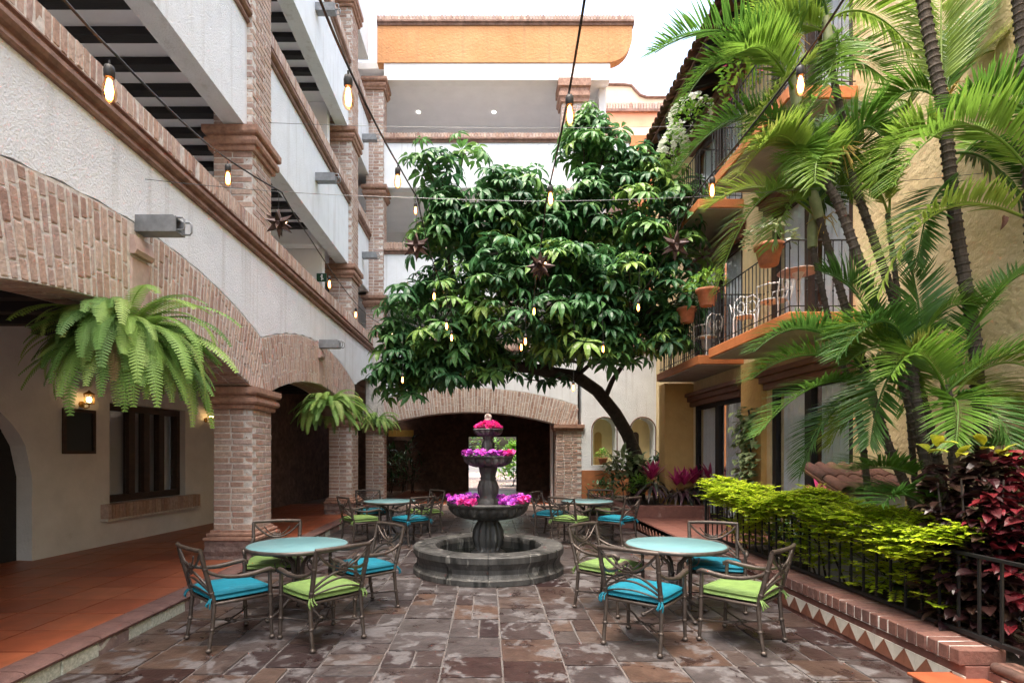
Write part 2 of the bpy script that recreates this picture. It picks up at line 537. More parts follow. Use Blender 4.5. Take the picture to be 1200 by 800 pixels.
mk('palm_leaf', [(0.055, 0.14, 0.028), (0.10, 0.22, 0.032), (0.15, 0.28, 0.038), (0.22, 0.34, 0.050), (0.32, 0.36, 0.080)], 0.38, src='obj', vs=1.5, va=0.25, trans=0.45)
mk('fern_leaf', [(0.11, 0.23, 0.05), (0.17, 0.32, 0.065), (0.25, 0.40, 0.080), (0.34, 0.46, 0.13)], 0.6, src='obj', vs=3, va=0.15, trans=0.36)
mk('lime_leaf', [(0.36, 0.52, 0.020), (0.50, 0.63, 0.025), (0.58, 0.68, 0.035), (0.44, 0.58, 0.025)], 0.5, src='attr', vs=3, va=0.12, trans=0.48)
mk('croton_leaf', [(0.028, 0.005, 0.008), (0.050, 0.007, 0.010), (0.085, 0.008, 0.013), (0.15, 0.012, 0.018), (0.035, 0.010, 0.012), (0.22, 0.018, 0.022)], 0.42, src='obj', vs=6, va=0.25, trans=0.18, spec=0.35)
mk('croton_yellow', [(0.42, 0.40, 0.03), (0.32, 0.38, 0.05)], 0.35, src='obj', vs=14, va=0.3, trans=0.2)
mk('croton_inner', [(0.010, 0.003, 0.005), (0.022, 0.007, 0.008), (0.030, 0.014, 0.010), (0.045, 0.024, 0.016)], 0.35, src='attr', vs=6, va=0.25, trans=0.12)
mk('bush_leaf', [(0.018, 0.055, 0.018), (0.03, 0.09, 0.024), (0.05, 0.125, 0.03)], 0.4, src='attr', vs=3, va=0.2, trans=0.2)
mk('bright_leaf', [(0.09, 0.22, 0.03), (0.16, 0.33, 0.04), (0.24, 0.42, 0.05)], 0.45, src='attr', vs=3, va=0.15, trans=0.3)
mk('pale_leaf', [(0.18, 0.26, 0.10), (0.32, 0.38, 0.19), (0.07, 0.14, 0.04)], 0.4, src='attr', vs=9, va=0.35, trans=0.2)
mk('cordyline_top', [(0.42, 0.025, 0.13), (0.55, 0.05, 0.19), (0.30, 0.02, 0.10)], 0.35, src='attr', vs=6, va=0.2, trans=0.25)
mk('cordyline_low', [(0.040, 0.045, 0.035), (0.065, 0.085, 0.055), (0.10, 0.025, 0.055)], 0.35, src='attr', vs=6, va=0.25, trans=0.12)
mk('petal_pink', [(0.75, 0.035, 0.24), (0.80, 0.06, 0.32), (0.62, 0.05, 0.45)], 0.6, src='attr', vs=20, va=0.1, trans=0.25)
mk('petal_purple', [(0.42, 0.06, 0.58), (0.55, 0.09, 0.60), (0.62, 0.07, 0.45), (0.35, 0.05, 0.55)], 0.6, src='attr', vs=20, va=0.1, trans=0.25)
mk('petal_white', [(0.78, 0.77, 0.74), (0.70, 0.72, 0.64)], 0.6, src='attr', vs=20, va=0.05, trans=0.25)
mk('yellow_fruit', [(0.45, 0.33, 0.06), (0.36, 0.22, 0.05)], 0.6, src='attr', vs=8, va=0.2)
glow('filament', (1.0, 0.40, 0.10), 9.0)
glow('lamp_glow', (1.0, 0.60, 0.22), 4.0)
glow('star_glow', (1.0, 0.55, 0.25), 2.5)
glow('spot_glow', (1.0, 0.92, 0.8), 6.0)
thin_glass('bulb_glass', (1.0, 0.80, 0.60), 0.10)
thin_glass('window_glass', (0.93, 0.95, 0.96), 0.09)

pi = math.pi
UPV = Vector((0, 0, 1))


def rdir(el0=-90, el1=90):
    a, e = rng.uniform(0, 2 * pi), R(rng.uniform(el0, el1))
    return Vector((math.cos(a) * math.cos(e), math.sin(a) * math.cos(e), math.sin(e)))


def leaf(mb, p, d, L, W, droop=.6, seg=3, rnd=0.0, fold=.12, nrm=None, shape=.5):
    """one blade: bends towards the ground by droop (radians), folded along its midrib"""
    p, d = Vector(p), Vector(d).normalized()
    side = d.cross(nrm if nrm else UPV)
    side = side.normalized() if side.length > 1e-3 else d.orthogonal().normalized()
    rows = [p.copy()]
    q, dd = p.copy(), d.copy()
    rot = Matrix.Rotation(-droop / seg, 3, side)
    vs, fs = [p], []
    for i in range(1, seg + 1):
        q = q + dd * (L / seg)
        dd = rot @ dd
        t = i / seg
        wv = W * .5 * (math.sin(pi * min(1, t ** shape * .98 if t < 1 else 1)) if t < 1 else 0)
        wv = max(wv, 0)
        if i < seg:
            up = side.cross(dd).normalized()
            b = len(vs)
            vs += [q + side * wv - up * (-fold * wv), q, q - side * wv - up * (-fold * wv)]
            if i == 1:
                fs += [(0, b + 1, b), (0, b + 2, b + 1)]
            else:
                fs += [(b - 3, b - 2, b + 1, b), (b - 2, b - 1, b + 2, b + 1)]
        else:
            b = len(vs)
            vs.append(q)
            fs += [(b - 3, b - 2, b), (b - 2, b - 1, b)] if seg > 1 else []
    mb.add(vs, fs, rnd)



# ================================================================== THE SETTING
mk('capital_brick', [(0.27, 0.145, 0.10), (0.38, 0.23, 0.17)], 0.85, vs=5, va=0.3, bump=0.6, bs=30, stains=[((0.08, 0.055, 0.045), 5.0, 0.58, 0.75, None, 0.6)])
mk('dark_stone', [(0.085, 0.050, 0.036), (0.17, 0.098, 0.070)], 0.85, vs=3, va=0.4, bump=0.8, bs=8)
mk('dado_paint', (0.34, 0.13, 0.05), 0.8, vs=2, va=0.2)
mk('niche_lit_tone', (0.80, 0.66, 0.36), 0.9, vs=2, va=0.06)  # yellow light of the interior put into the wall colour
mk('lintel_lit_tone', (0.62, 0.36, 0.07), 0.6, vs=3, va=0.1)  # yellow light on the lintel put into its base colour
mk('sign_green', (0.006, 0.045, 0.018), 0.5, va=0)

UB = []                                                  # unit bricks, slightly uneven, shared by all bricks
for i in range(8):
    vs, fs = chamfer((1, 1, 1), 0.06, 0.020)
    UB.append(MB().add(vs, fs))
UBM = {}


def ubm(matname):
    if matname not in UBM:
        UBM[matname] = [u.mesh('brick_shape', MT[matname]) for u in UB]
    return rng.choice(UBM[matname])


class Laid:
    """lays bricks either as objects of their own or into one joined mesh"""
    def __init__(s, parent, mb, single, name='brick', mat='brick'):
        s.p, s.mb, s.single, s.name, s.mat = parent, mb, single, name, mat

    def put(s, c, size, rot=(0, 0, 0), single=None):
        if s.single if single is None else single:
            inst(s.name, ubm(s.mat), s.p, c, rot, size)
        else:
            M = Matrix.Translation(Vector(c)) @ Euler(rot).to_matrix().to_4x4() @ Matrix.Diagonal((*size, 1))
            s.mb.merge(rng.choice(UB), M, rng.random())


def split_row(a, b, L=0.25, joint=0.018, off=0.0):
    n = max(1, round((b - a) / L))
    xs = [a + (b - a) * (i / n) for i in range(n + 1)]
    xs = [a] + [min(b - .05, max(a + .05, x + off + rng.uniform(-.02, .02))) for x in xs[1:-1]] + [b]
    return [(xs[i] + joint / 2, xs[i + 1] - joint / 2) for i in range(n) if xs[i + 1] - xs[i] > joint + .02]


def ring(mb, x0, x1, y0, y1, prof, rnd=0.0):
    """loft of rectangles: prof = [(projection, z)]"""
    vs, fs = [], []
    for p, z in prof:
        vs += [(x0 - p, y0 - p, z), (x1 + p, y0 - p, z), (x1 + p, y1 + p, z), (x0 - p, y1 + p, z)]
    for i in range(len(prof) - 1):
        for k in range(4):
            k2 = (k + 1) % 4
            fs.append((i * 4 + k, i * 4 + k2, i * 4 + 4 + k2, i * 4 + 4 + k))
    fs.append((3, 2, 1, 0))
    e = (len(prof) - 1) * 4
    fs.append((e, e + 1, e + 2, e + 3))
    mb.add(vs, fs, rnd)


def courses(laid, x0, x1, y0, y1, z0, z1, faces='fx', ch=0.0885, L=0.25, single=None):
    """brick courses round a pier: f front (-Y), x courtyard side (+X), b back, w other side"""
    n = max(1, int((z1 - z0) / ch))
    ch = (z1 - z0) / n
    D, pr = 0.11, 0.006
    for i in range(n):
        z = z0 + (i + .5) * ch
        h = ch - 0.02
        odd = i % 2
        if 'f' in faces:
            for a, b in split_row(x0 - pr, x1 + pr - (D + .018 if odd else 0), L, off=.05 * (odd - .5)):
                laid.put(((a + b) / 2, y0 + D / 2 - pr + rng.uniform(-.003, .003), z), (b - a, D, h), single=single)
        if 'x' in faces:
            for a, b in split_row(y0 - pr + (0 if odd else D + .018), y1 + pr, L, off=.05 * (odd - .5)):
                laid.put((x1 - D / 2 + pr + rng.uniform(-.003, .003), (a + b) / 2, z), (D, b - a, h), single=single)
        if 'b' in faces:
            for a, b in split_row(x0 - pr, x1 - D - .02, L):
                laid.put(((a + b) / 2, y1 - D / 2 + pr, z), (b - a, D, h), single=False)
        if 'w' in faces:
            for a, b in split_row(y0 + D + .02, y1 - D - .02, L):
                laid.put((x0 + D / 2 - pr, (a + b) / 2, z), (D, b - a, h), single=False)


def arch_bricks(laid, P, cz, r0, r1, half_in, half_out, zs, pitch=(.055, .066), depth=0.12, skip=None, single=None, rows=(.22, .29)):
    """radial courses; P(u, z) -> (centre, rotation for angle) ; u runs along the wall from the arch centre"""
    a = -math.asin(half_out / (r0 + .3))
    end = -a
    while a < end:
        wdt = rng.uniform(*pitch) if rng.random() < .62 else rng.uniform(.026, .036)
        da = (wdt + .030) / (r0 + (r1 - r0) * .5)
        th = a + da / 2
        a += da
        lo = r0 if abs(r0 * math.sin(th)) <= half_in else (zs - cz) / math.cos(th)
        hi = min(r1, half_out / max(1e-6, abs(math.sin(th)))) - rng.uniform(0, .035)
        r = lo
        first = True
        while r < hi - .03:
            ln = rng.uniform(*rows)
            if first:
                ln *= rng.uniform(.5, 1)
                first = False
            e = min(hi, r + ln)
            if hi - e < .06:
                e = hi
            rm = (r + e) / 2
            u, z = rm * math.sin(th), cz + rm * math.cos(th)
            if not (skip and skip(u, z)):
                P(laid, u, z, th, wdt * (rm / (r0 + .42)), e - r - .009, depth, single)
            r = e


# ------------------------------------------------------------------ ground and paving
g = MB().box(-90, 90, -60, 120, -0.6, -0.022)
ground = part('ground', g, MT['joint_sand'], kind='structure')
KX0, KX1, BY = -3.28, 3.26, 16.40                        # courtyard: kerb of the walkway, kerb of the planting, back kerb
pv = thing('courtyard_paving', None, None, (0, 0, 0), kind='structure')
part('bedding', MB().box(KX0 + .004, KX1 - .004, 0.4, BY - .004, -0.02, -0.010), MT['joint_sand'], pv)
US = []
for i in range(6):
    vs, fs = chamfer((1, 1, 1), 0.03, 0.010)
    US.append(MB().add(vs, fs))
USM = [u.mesh('slab_shape', MT['flagstone']) for u in US]
far = MB()
cols = []
x = KX0 + .012
while x < KX1 - .1:
    wd = rng.choice([.46, .48, .50, .44])
    if KX1 - (x + wd) < .25:
        wd = KX1 - .012 - x
    cols.append((x, x + wd))
    x += wd
for ci, (a, b) in enumerate(cols):
    y = 0.45 + (0.0 if ci % 2 else 0.03)
    while y < BY - .02:
        ln = rng.choice([.42, .5, .5, .54, .36])
        y2 = min(BY - .012, y + ln)
        if BY - y2 < .15:
            y2 = BY - .012
        cells = [(a, b, y, y2)]
        q = rng.random()
        if q < .28:
            mx = a + (b - a) * rng.choice([.5, .5, .42, .58])
            cells = [(a, mx, y, y2), (mx, b, y, y2)]
        elif q < .36:
            my = (y + y2) / 2
            cells = [(a, b, y, my), (a, b, my, y2)]
        for (p, q_, r_, s_) in cells:
            cx, cy = (p + q_) / 2, (r_ + s_) / 2
            if math.hypot(cx, cy - 8.07) < .8:
                continue
            j = rng.uniform(.006, .012)
            sz = (q_ - p - 2 * j, s_ - r_ - 2 * j, .05)
            rot = (rng.uniform(-.004, .004), rng.uniform(-.004, .004), rng.uniform(-.012, .012))
            z = -.025 + rng.uniform(-.003, .003)
            if 3.4 < cy < 9.3 and abs(cx) < cy * .93:
                inst('paving_stone', rng.choice(USM), pv, (cx, cy, z), rot, sz)
            else:
                M = Matrix.Translation((cx, cy, z)) @ Euler(rot).to_matrix().to_4x4() @ Matrix.Diagonal((*sz, 1))
                far.merge(rng.choice(US), M, rng.random())
        y = y2
part('paving_stones', far, MT['flagstone_far'], pv, kind='stuff')

# ------------------------------------------------------------------ raised tiled walkway with its kerb
ZW = 0.15
wk = thing('walkway', None, None, (-3.28, 8, 0), kind='structure')
part('slab', MB().box(-9.5, -3.42, -2, 24.6, -.02, ZW - .012).box(-3.44, 6.2, 16.58, 24.6, -.02, ZW - .0125), MT['grout'], wk)
UT = []
for i in range(4):
    vs, fs = chamfer((1, 1, 1), 0.012, 0.003)
    UT.append(MB().add(vs, fs).mesh('tile_shape', MT['quarry_tile']))
ts = 0.52
for i in range(9):
    for k in range(30):
        x1 = -3.50 - i * ts
        y0 = 1.2 + k * ts
        if x1 < -7.50 + .11 * y0:
            continue
        inst('floor_tile', rng.choice(UT), wk, (x1 - ts / 2, y0 + ts / 2, ZW - .011 + rng.uniform(-.001, .001)), (0, 0, 0), (ts - .014, ts - .014, .022))
ft = MB()
for i in range(18):
    for k in range(11):
        ft.cbox(-3.3 + i * ts + .008, -3.3 + (i + 1) * ts - .008, 16.7 + k * ts + .008, 16.7 + (k + 1) * ts - .008, ZW - .02, ZW, .004, rng.random())
part('floor_tiles', ft, MT['quarry_tile'], wk, kind='stuff')
# kerb: nosing and a face of patched stone and speckled tiles
y = -1.0
k = 0
while y < 16.3:
    ln = rng.uniform(.28, .42)
    e = min(y + ln, 16.38)
    nb = MB()
    nb.prism([(-3.495, ZW - .05), (-3.30, ZW - .05), (-3.268, ZW - .042), (-3.262, ZW - .02), (-3.285, ZW - .002), (-3.33, ZW + .004), (-3.495, ZW + .004)], 'y', y + .004, e - .004)
    part('kerb_nosing', nb, MT['kerb_edge'], wk)
    sp = (k % 4 != 0) if y < 7 else rng.random() < .4
    fb = MB().cbox(-3.44, -3.283 + rng.uniform(-.006, .004), y + .003, e - .003, -.03, ZW - .054, .006, jit=.003)
    part('kerb_tile' if sp else 'kerb_stone', fb, MT['speckled_tile' if sp else 'kerb_stone'], wk)
    y = e
    k += 1
x = -3.28
while x < 3.25:
    e = min(x + rng.uniform(.35, .5), 3.27)
    part('kerb_stone', MB().cbox(x + .004, e - .004, 16.40 + rng.uniform(-.004, .004), 16.62, -.03, ZW + .004, .012, jit=.003), MT['pink_stone'], wk)
    x = e

# ================================================================== ARCADE BUILDING (along the walkway)
XF = -3.45
LB = thing('arcade_building', 'white stucco arcade building with brick pillars, segmental brick arches and open upper corridors', 'building', (XF, 8.0, 0))
PIL = [(2.22, 2.92), (8.12, 8.82), (14.02, 14.72)]
LW = MB()                                                # all bricks past the limit, joined
AC = [-.40, 5.50, 11.40, 17.30]                          # arch centres along the facade
ACZ, AR0, AR1, AHI, AHO, ASP = -5.11, 8.20, 9.05, 2.60, 2.95, 2.66


def extrados(y, off=0.0):
    c = min(AC, key=lambda q: abs(y - q))
    return ACZ + math.sqrt(max(0, (AR1 + off) ** 2 - (y - c) ** 2))


ys = sorted(set([-2.0 + i * .1 for i in range(185)] + [16.42] + [(AC[i] + AC[i + 1]) / 2 for i in range(3)]))
ys = [q for q in ys if q <= 16.42]


def strip_wall(mb, us, fb, ft_, t0, t1, P):
    vs, fs = [], []
    for u in us:
        b, t = fb(u), ft_(u)
        vs += [P(u, b, t1), P(u, t, t1), P(u, t, t0), P(u, b, t0)]
    for i in range(len(us) - 1):
        o = i * 4
        for a, b in ((0, 1), (1, 2), (2, 3), (3, 0)):
            fs.append((o + a, o + b, o + 4 + b, o + 4 + a))
    fs.append((0, 1, 2, 3))
    o = (len(us) - 1) * 4
    fs.append((o + 3, o + 2, o + 1, o))
    mb.add(vs, fs)


PX = lambda u, z, t: (t, u, z)
wl = MB()
strip_wall(wl, ys, lambda u: extrados(u, .004 + .012 * math.sin(u * 31) * math.sin(u * 17)), lambda u: 4.63, -4.0, XF, PX)
wall1 = part('wall', wl, MT['white_stucco'], LB)
# arch rings: a recessed mortar core each, with the bricks laid radially over it
for ci, c in enumerate(AC[:3]):
    core = MB()
    us = [c - AHO + 2 * AHO * i / 60 for i in range(61)]
    us = [u for u in us if u < 16.40]
    def intr(u, c=c):
        return ASP if abs(u - c) > AHI else ACZ + math.sqrt(AR0 ** 2 - (u - c) ** 2)
    strip_wall(core, us, intr, lambda u: extrados(u, -.004), -4.02, XF - .003, PX)
    ar = part('arch', core, MT['mortar'], LB)
    single = ci == 1
    def PA(laid, u, z, th, wd, ln, dep, sg, c=c):
        laid.put((XF - dep / 2 + .005 + rng.uniform(-.003, .003), c + u, z), (dep, wd, ln), (-th, 0, 0), sg if sg is not None else (laid.single and c + u > 3.75))
    ld = Laid(ar, LW, single)
    key = (lambda u, z: abs(u) < .17 and z > 0)
    arch_bricks(ld, PA, ACZ, AR0, AR1, AHI, AHO, ASP, skip=key)
    # dressed stone at the crown with its ledge
    if c > 0:
        ks = MB().cbox(XF - .3, XF + .012, c - .155, c + .15, 3.095, 3.60, .012, jit=.004)
        k_ = part('keystone', ks, MT['pink_stone'], LB)
        lg = MB()
        lg.prism([(XF - .2, 3.62), (XF + .05, 3.62), (XF + .07, 3.66), (XF + .035, 3.80), (XF - .2, 3.84)], 'y', c - .16, c + .13)
        part('ledge', lg, MT['pink_stone'], k_)
    # soffit bricks: a plain brick lining under the arch
    for i in range(64):
        u = -AHI + 2 * AHI * (i + .5) / 64
        th = math.asin(u / AR0)
        z = ACZ + (AR0 + .03) * math.cos(th)
        if c + u < 16.2 and c + u > 2.0:
            for s_ in range(2):
                M = Matrix.Translation((XF - .155 - .26 * s_ + rng.uniform(-.004, .004), c + u, z)) @ Euler((-th, 0, 0)).to_matrix().to_4x4() @ Matrix.Diagonal((.24, .062, .075, 1))
                LW.merge(rng.choice(UB), M, rng.random())
# ground floor pillars
X0, X1 = -4.02, -3.45
PL = []
for i, (a, b) in enumerate(PIL):
    pm = MB().box(X0 + .003, X1 - .003, a + .003, b - .003, ZW, 2.36)
    p_ = part('pillar', pm, MT['mortar'], LB)
    PL.append(p_)
    courses(Laid(p_, LW, i == 1), X0, X1, a, b, .57, 2.34, 'fxbw')
    cap = MB()
    ring(cap, X0, X1, a, b, [(.0, 2.335), (.045, 2.335), (.055, 2.36), (.05, 2.40), (.085, 2.41), (.10, 2.44), (.095, 2.49), (.06, 2.505), (.06, 2.53), (.105, 2.545), (.12, 2.57), (.12, 2.648), (.0, 2.652)])
    part('capital', cap, MT['capital_brick'], p_)
    bs_ = MB()
    ring(bs_, X0, X1, a, b, [(.095, ZW), (.085, .2), (.10, .27), (.085, .34), (.095, .405), (.08, .415)])
    part('plinth', bs_, MT['plinth_stone'], p_)
    bm_ = MB()
    ring(bm_, X0, X1, a, b, [(.085, .417), (.105, .43), (.105, .465), (.06, .475), (.075, .50), (.07, .525), (.03, .535), (.03, .565), (0, .568)])
    part('base_moulding', bm_, MT['capital_brick'], p_)


def cornice(parent, zb, y0, y1, xf, name_single, single_to, mb_rest):
    """terracotta mouldings under a row of bricks on edge, along +Y; zb is the underside"""
    c = MB()
    prof = [(xf - .25, zb), (xf + .03, zb), (xf + .045, zb + .02), (xf + .04, zb + .05), (xf + .015, zb + .062), (xf + .018, zb + .085), (xf + .055, zb + .10),
            (xf + .085, zb + .13), (xf + .085, zb + .165), (xf + .06, zb + .19), (xf + .03, zb + .20), (xf + .03, zb + .235), (xf + .06, zb + .24), (xf + .06, zb + .252), (xf - .25, zb + .252)]
    c.prism(prof, 'y', y0, y1)
    co = part('cornice', c, MT['terracotta_trim'], parent)
    bed = MB().box(xf - .23, xf + .053, y0 + .002, y1 - .002, zb + .2525, zb + .468)
    part('bed_joint', bed, MT['mortar'], co)
    ld = Laid(co, mb_rest, True)
    y = y0
    while y < y1 - .05:
        wd = rng.uniform(.062, .07)
        ld.put((xf - .09 + rng.uniform(-.006, .006), y + wd / 2, zb + .365), (.30, wd, .224 + rng.uniform(-.008, .008)), (0, rng.uniform(-.01, .01), 0), single=(name_single and 3.4 < y < single_to))
        y += wd + .016
    return co


cornice(LB, 4.632, -2, 16.40, XF, True, 9.5, LW)
# upper storeys: continuous brick piers, white parapets with cornices between them, open corridors behind
part('parapet_back', MB().box(-3.74, -3.70, -2, 16.4, 4.0, 4.88), MT['smooth_white'], LB)
XP = -3.53
LEV = [(6.45, 7.97), (9.90, 11.42), (13.30, 15.0)]
GAPS = [(-2, 2.22), (2.92, 8.12), (8.82, 14.02), (14.72, 16.42)]
for li, (z0, z1) in enumerate(LEV):
    for gi, (a, b) in enumerate(GAPS):
        pb = MB().box(-3.83, XP, a + .002, b - .002, z0, z1)
        pr = part('parapet', pb, MT['white_stucco'], LB)
        if li < 2:
            cornice(pr if False else LB, z1 + .002, a + .003, b - .003, XP, False, 0, LW)
PTOP = 15.0
for i, (a, b) in enumerate(PIL):
    zz = [(5.104, 6.10), (6.455, 9.55), (9.905, 12.95), (13.305, 15.0)]
    pm = MB().box(X0 + .003, X1 - .003, a + .003, b - .003, 5.104, PTOP)
    p_ = part('pier', pm, MT['mortar'], LB)
    for zi, (u, v) in enumerate(zz):
        courses(Laid(p_, LW, False), X0, X1, a, b, u, v, 'fx' + ('w' if i == 1 and zi < 2 else ''))
    for zc in (6.10, 9.55, 12.95):
        cap = MB()
        ring(cap, X0, X1, a, b, [(.0, zc), (.045, zc), (.055, zc + .03), (.05, zc + .07), (.085, zc + .08), (.10, zc + .12), (.095, zc + .17), (.06, zc + .185), (.06, zc + .21), (.105, zc + .225), (.12, zc + .25), (.12, zc + .335), (.0, zc + .34)])
        part('capital', cap, MT['capital_brick'], p_)
# corridor floors, ceilings with black joists, rear walls
XR = -6.72
for li, (zf, zc) in enumerate([(4.0, 6.78), (7.3, 10.2), (10.8, 13.55)]):
    part('floor_slab', MB().box(XR, -3.845, -2, 16.4, zf - .16, zf), MT['grey_ceiling'], LB)
    part('ceiling', MB().box(XR, -3.845, -2, 16.4, zc, zc + .05), MT['grey_ceiling'], LB)
    k = 0
    y = 2.0
    while y < (12.4 if li == 0 else 13.2):
        if li < 2:
            part('joist', MB().cbox(XR + .01, -3.85, y, y + .15, zc - .105, zc - .002, .006), MT['black_wood'], LB)
        y += .512
part('rear_wall', MB().box(XR - .25, XR, -2, 24.6, 3.9, 15), MT['smooth_white'], LB)
part('cross_wall', MB().box(XR, -3.9, 13.05, 13.25, 4.0, 6.75).box(XR, -3.9, 12.62, 12.9, 6.44, 6.765), MT['grey_ceiling'], LB)
part('cross_wall', MB().box(XR, -3.9, 13.45, 13.65, 7.3, 10.19), MT['grey_ceiling'], LB)
part('roof', MB().box(XR - .3, XP - .02, -2, 16.4, 15.002, 15.2), MT['smooth_white'], LB)
# walk ceiling with dark joists over the ground floor walkway
part('walkway_ceiling', MB().box(-9.0, -4.03, -2, 24.6, 3.62, 3.80), MT['cream_wall'], LB)
y = .5
while y < 16.2:
    part('joist', MB().cbox(-7.6, -4.03, y, y + .16, 3.40, 3.618, .006), MT['black_wood'], LB)
    y += .62

# inner wall of the walkway: runs slightly askew
DIRV = Vector((.11, 1, 0)).normalized()


def WP(s_, z, n=0.0):
    return (-7.41 + .11 * s_ + n * DIRV.y, s_ - n * DIRV.x, z)


def wbox(mb, s0, s1, z0, z1, n0, n1, rnd=0.0):
    vs = [WP(s_, z, n) for n in (n0, n1) for s_ in (s0, s1) for z in (z0, z1)]
    mb.add(vs, [(0, 1, 3, 2), (4, 6, 7, 5), (0, 4, 5, 1), (2, 3, 7, 6), (0, 2, 6, 4), (1, 5, 7, 3)], rnd)
    return mb


iw = MB()
DC, DH = 6.55, 1.40                                       # door arch centre, half width
wbox(iw, -2, DC - DH, ZW, 3.62, -.35, 0)
strip_wall(iw, [DC - DH + 2 * DH * i / 28 for i in range(29)], lambda u: 1.35 + math.sqrt(max(0, DH ** 2 - (u - DC) ** 2)) * .86, lambda u: 3.62, -.35, 0, lambda u, z, t: WP(u, z, t))
wbox(iw, DC + DH, 9.35, ZW, 3.62, -.35, 0)
wbox(iw, 9.35, 11.3, ZW, .82, -.35, 0)
wbox(iw, 9.35, 11.3, 2.55, 3.62, -.35, 0)
wbox(iw, 11.3, 12.35, ZW, 3.62, -.35, 0)
part('inner_wall', iw, MT['cream_wall'], LB)
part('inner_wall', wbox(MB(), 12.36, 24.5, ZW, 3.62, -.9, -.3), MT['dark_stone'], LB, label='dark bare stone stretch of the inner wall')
dr = part('door', wbox(wbox(MB(), DC - DH - .1, DC - .01, ZW, 3.0, -.30, -.25), DC + .01, DC + DH + .1, ZW, 3.0, -.30, -.25), MT['black_wood'], LB, label='black wooden double door in the arched opening')
for s0 in (DC - DH, DC + .02):
    for z0 in (.4, 1.35):
        part('door_panel', wbox(MB(), s0 + .18, s0 + 1.15, z0, z0 + .8, -.25, -.235), MT['black_wood'], dr)
part('handle', MB().ball(WP(DC + .1, 1.2, -.2), .035), MT['brass'], dr)
# wide wooden window with brick sill
wn = MB()
wbox(wn, 9.352, 9.46, .84, 2.548, -.26, -.12)
wbox(wn, 11.20, 11.298, .84, 2.548, -.26, -.12)
wbox(wn, 9.46, 11.20, 2.43, 2.548, -.26, -.12)
wbox(wn, 9.46, 11.20, .84, .96, -.26, -.12)
win = part('window', wn, MT['dark_wood'], LB)
for s_ in (9.95, 10.32, 10.72):
    part('mullion', wbox(MB(), s_, s_ + .14, .962, 2.428, -.25, -.13), MT['dark_wood'], win)
for s0, s1 in ((9.462, 9.948), (10.092, 10.318), (10.462, 10.718), (10.862, 11.198)):
    part('pane', wbox(MB(), s0, s1, .962, 2.428, -.21, -.20), MT['window_glass'], win)
part('blind', wbox(MB(), 9.36, 11.29, .85, 2.54, -.345, -.33), MT['curtain'], win)
si = part('sill', wbox(MB(), 9.16, 11.62, .56, .60, 0.002, .13), MT['mortar'], win)
s_ = 9.16
sld = []
while s_ < 11.55:
    sb = wbox(MB(), s_, s_ + .062, .602, .838, -.12 if 9.36 < s_ < 11.2 else 0.003, .15)
    part('sill_brick', sb, MT['brick'], si)
    s_ += .078
part('brickwork', LW, MT['brickwork'], LB, kind='stuff')


def spout(c, y, z, xf):
    """metal rain spout through the parapet with a wire loop at the mouth"""
    m = MB()
    L_, W_, H_, t = .40, .17, .15, .012
    m.box(xf - .02, xf + L_, y - W_ / 2, y + W_ / 2, z, z + t)
    m.box(xf - .02, xf + L_, y - W_ / 2, y - W_ / 2 + t, z + t, z + H_)
    m.box(xf - .02, xf + L_, y + W_ / 2 - t, y + W_ / 2, z + t, z + H_)
    m.box(xf - .02, xf + L_ - .03, y - W_ / 2, y + W_ / 2, z + H_, z + H_ + t)
    o = part('rain_spout', m, MT['grey_metal'], c)
    lp = MB()
    y0, y1 = y - W_ / 2 + .02, y + W_ / 2 - .02
    lp.tube([(xf + L_ - .01, y1, z + .02), (xf + L_ + .06, y1, z + .02), (xf + L_ + .075, y1, z + .04), (xf + L_ + .075, y1, z + H_ - .03), (xf + L_ + .06, y1, z + H_ - .01), (xf + L_ - .01, y1, z + H_ - .01)], .009, 6)
    lp.tube([(xf + L_ - .01, y0, z + .02), (xf + L_ + .06, y0, z + .02), (xf + L_ + .075, y0, z + .04), (xf + L_ + .075, y0, z + H_ - .03), (xf + L_ + .06, y0, z + H_ - .01), (xf + L_ - .01, y0, z + H_ - .01)], .009, 6)
    part('mouth_loop', lp, MT['grey_metal'], o)


for (yy, zz, xx) in ((5.5, 3.86, XF), (11.4, 3.84, XF), (11.4, 7.25, XP), (11.4, 10.72, XP), (15.6, 7.15, XP), (15.6, 10.45, XP)):
    spout(LB, yy, zz, xx)

# ================================================================== BACK BUILDING (closes the court)
BB = thing('back_building', 'back building with a wide brick arch, white parapets and an orange stucco roof parapet', 'building', (0, 16.5, 0))
BWK = MB()
FY = 16.5
CX0, CX1 = -3.62, -3.10
bz = [(2.35, 4.55), (5.1, 5.99), (6.36, 9.24), (9.6, 12.41)]
cm = MB().box(CX0 + .003, CX1 - .003, FY - .1 + .003, FY + .45, ZW, 12.76)
cp = part('corner_pier', cm, MT['mortar'], BB)
courses(Laid(cp, BWK, False), CX0, CX1, FY - .1, FY + .45, .2, 2.3, 'fx')
for a, b in bz[1:]:
    courses(Laid(cp, BWK, False), CX0, CX1, FY - .1, FY + .45, a, b, 'fx', L=.22)
for zc in (5.99, 9.24, 12.41):
    cap = MB()
    ring(cap, CX0, CX1, FY - .1, FY + .45, [(0, zc), (.045, zc), (.055, zc + .05), (.085, zc + .08), (.10, zc + .14), (.06, zc + .185), (.06, zc + .21), (.105, zc + .225), (.12, zc + .26), (.12, zc + .335), (0, zc + .34)])
    part('capital', cap, MT['capital_brick'], cp)
cap = MB()
ring(cap, CX0, CX1, FY - .1, FY + .45, [(0, 2.3), (.05, 2.3), (.07, 2.4), (.1, 2.44), (.1, 2.535), (0, 2.54)])
part('capital', cap, MT['capital_brick'], cp)
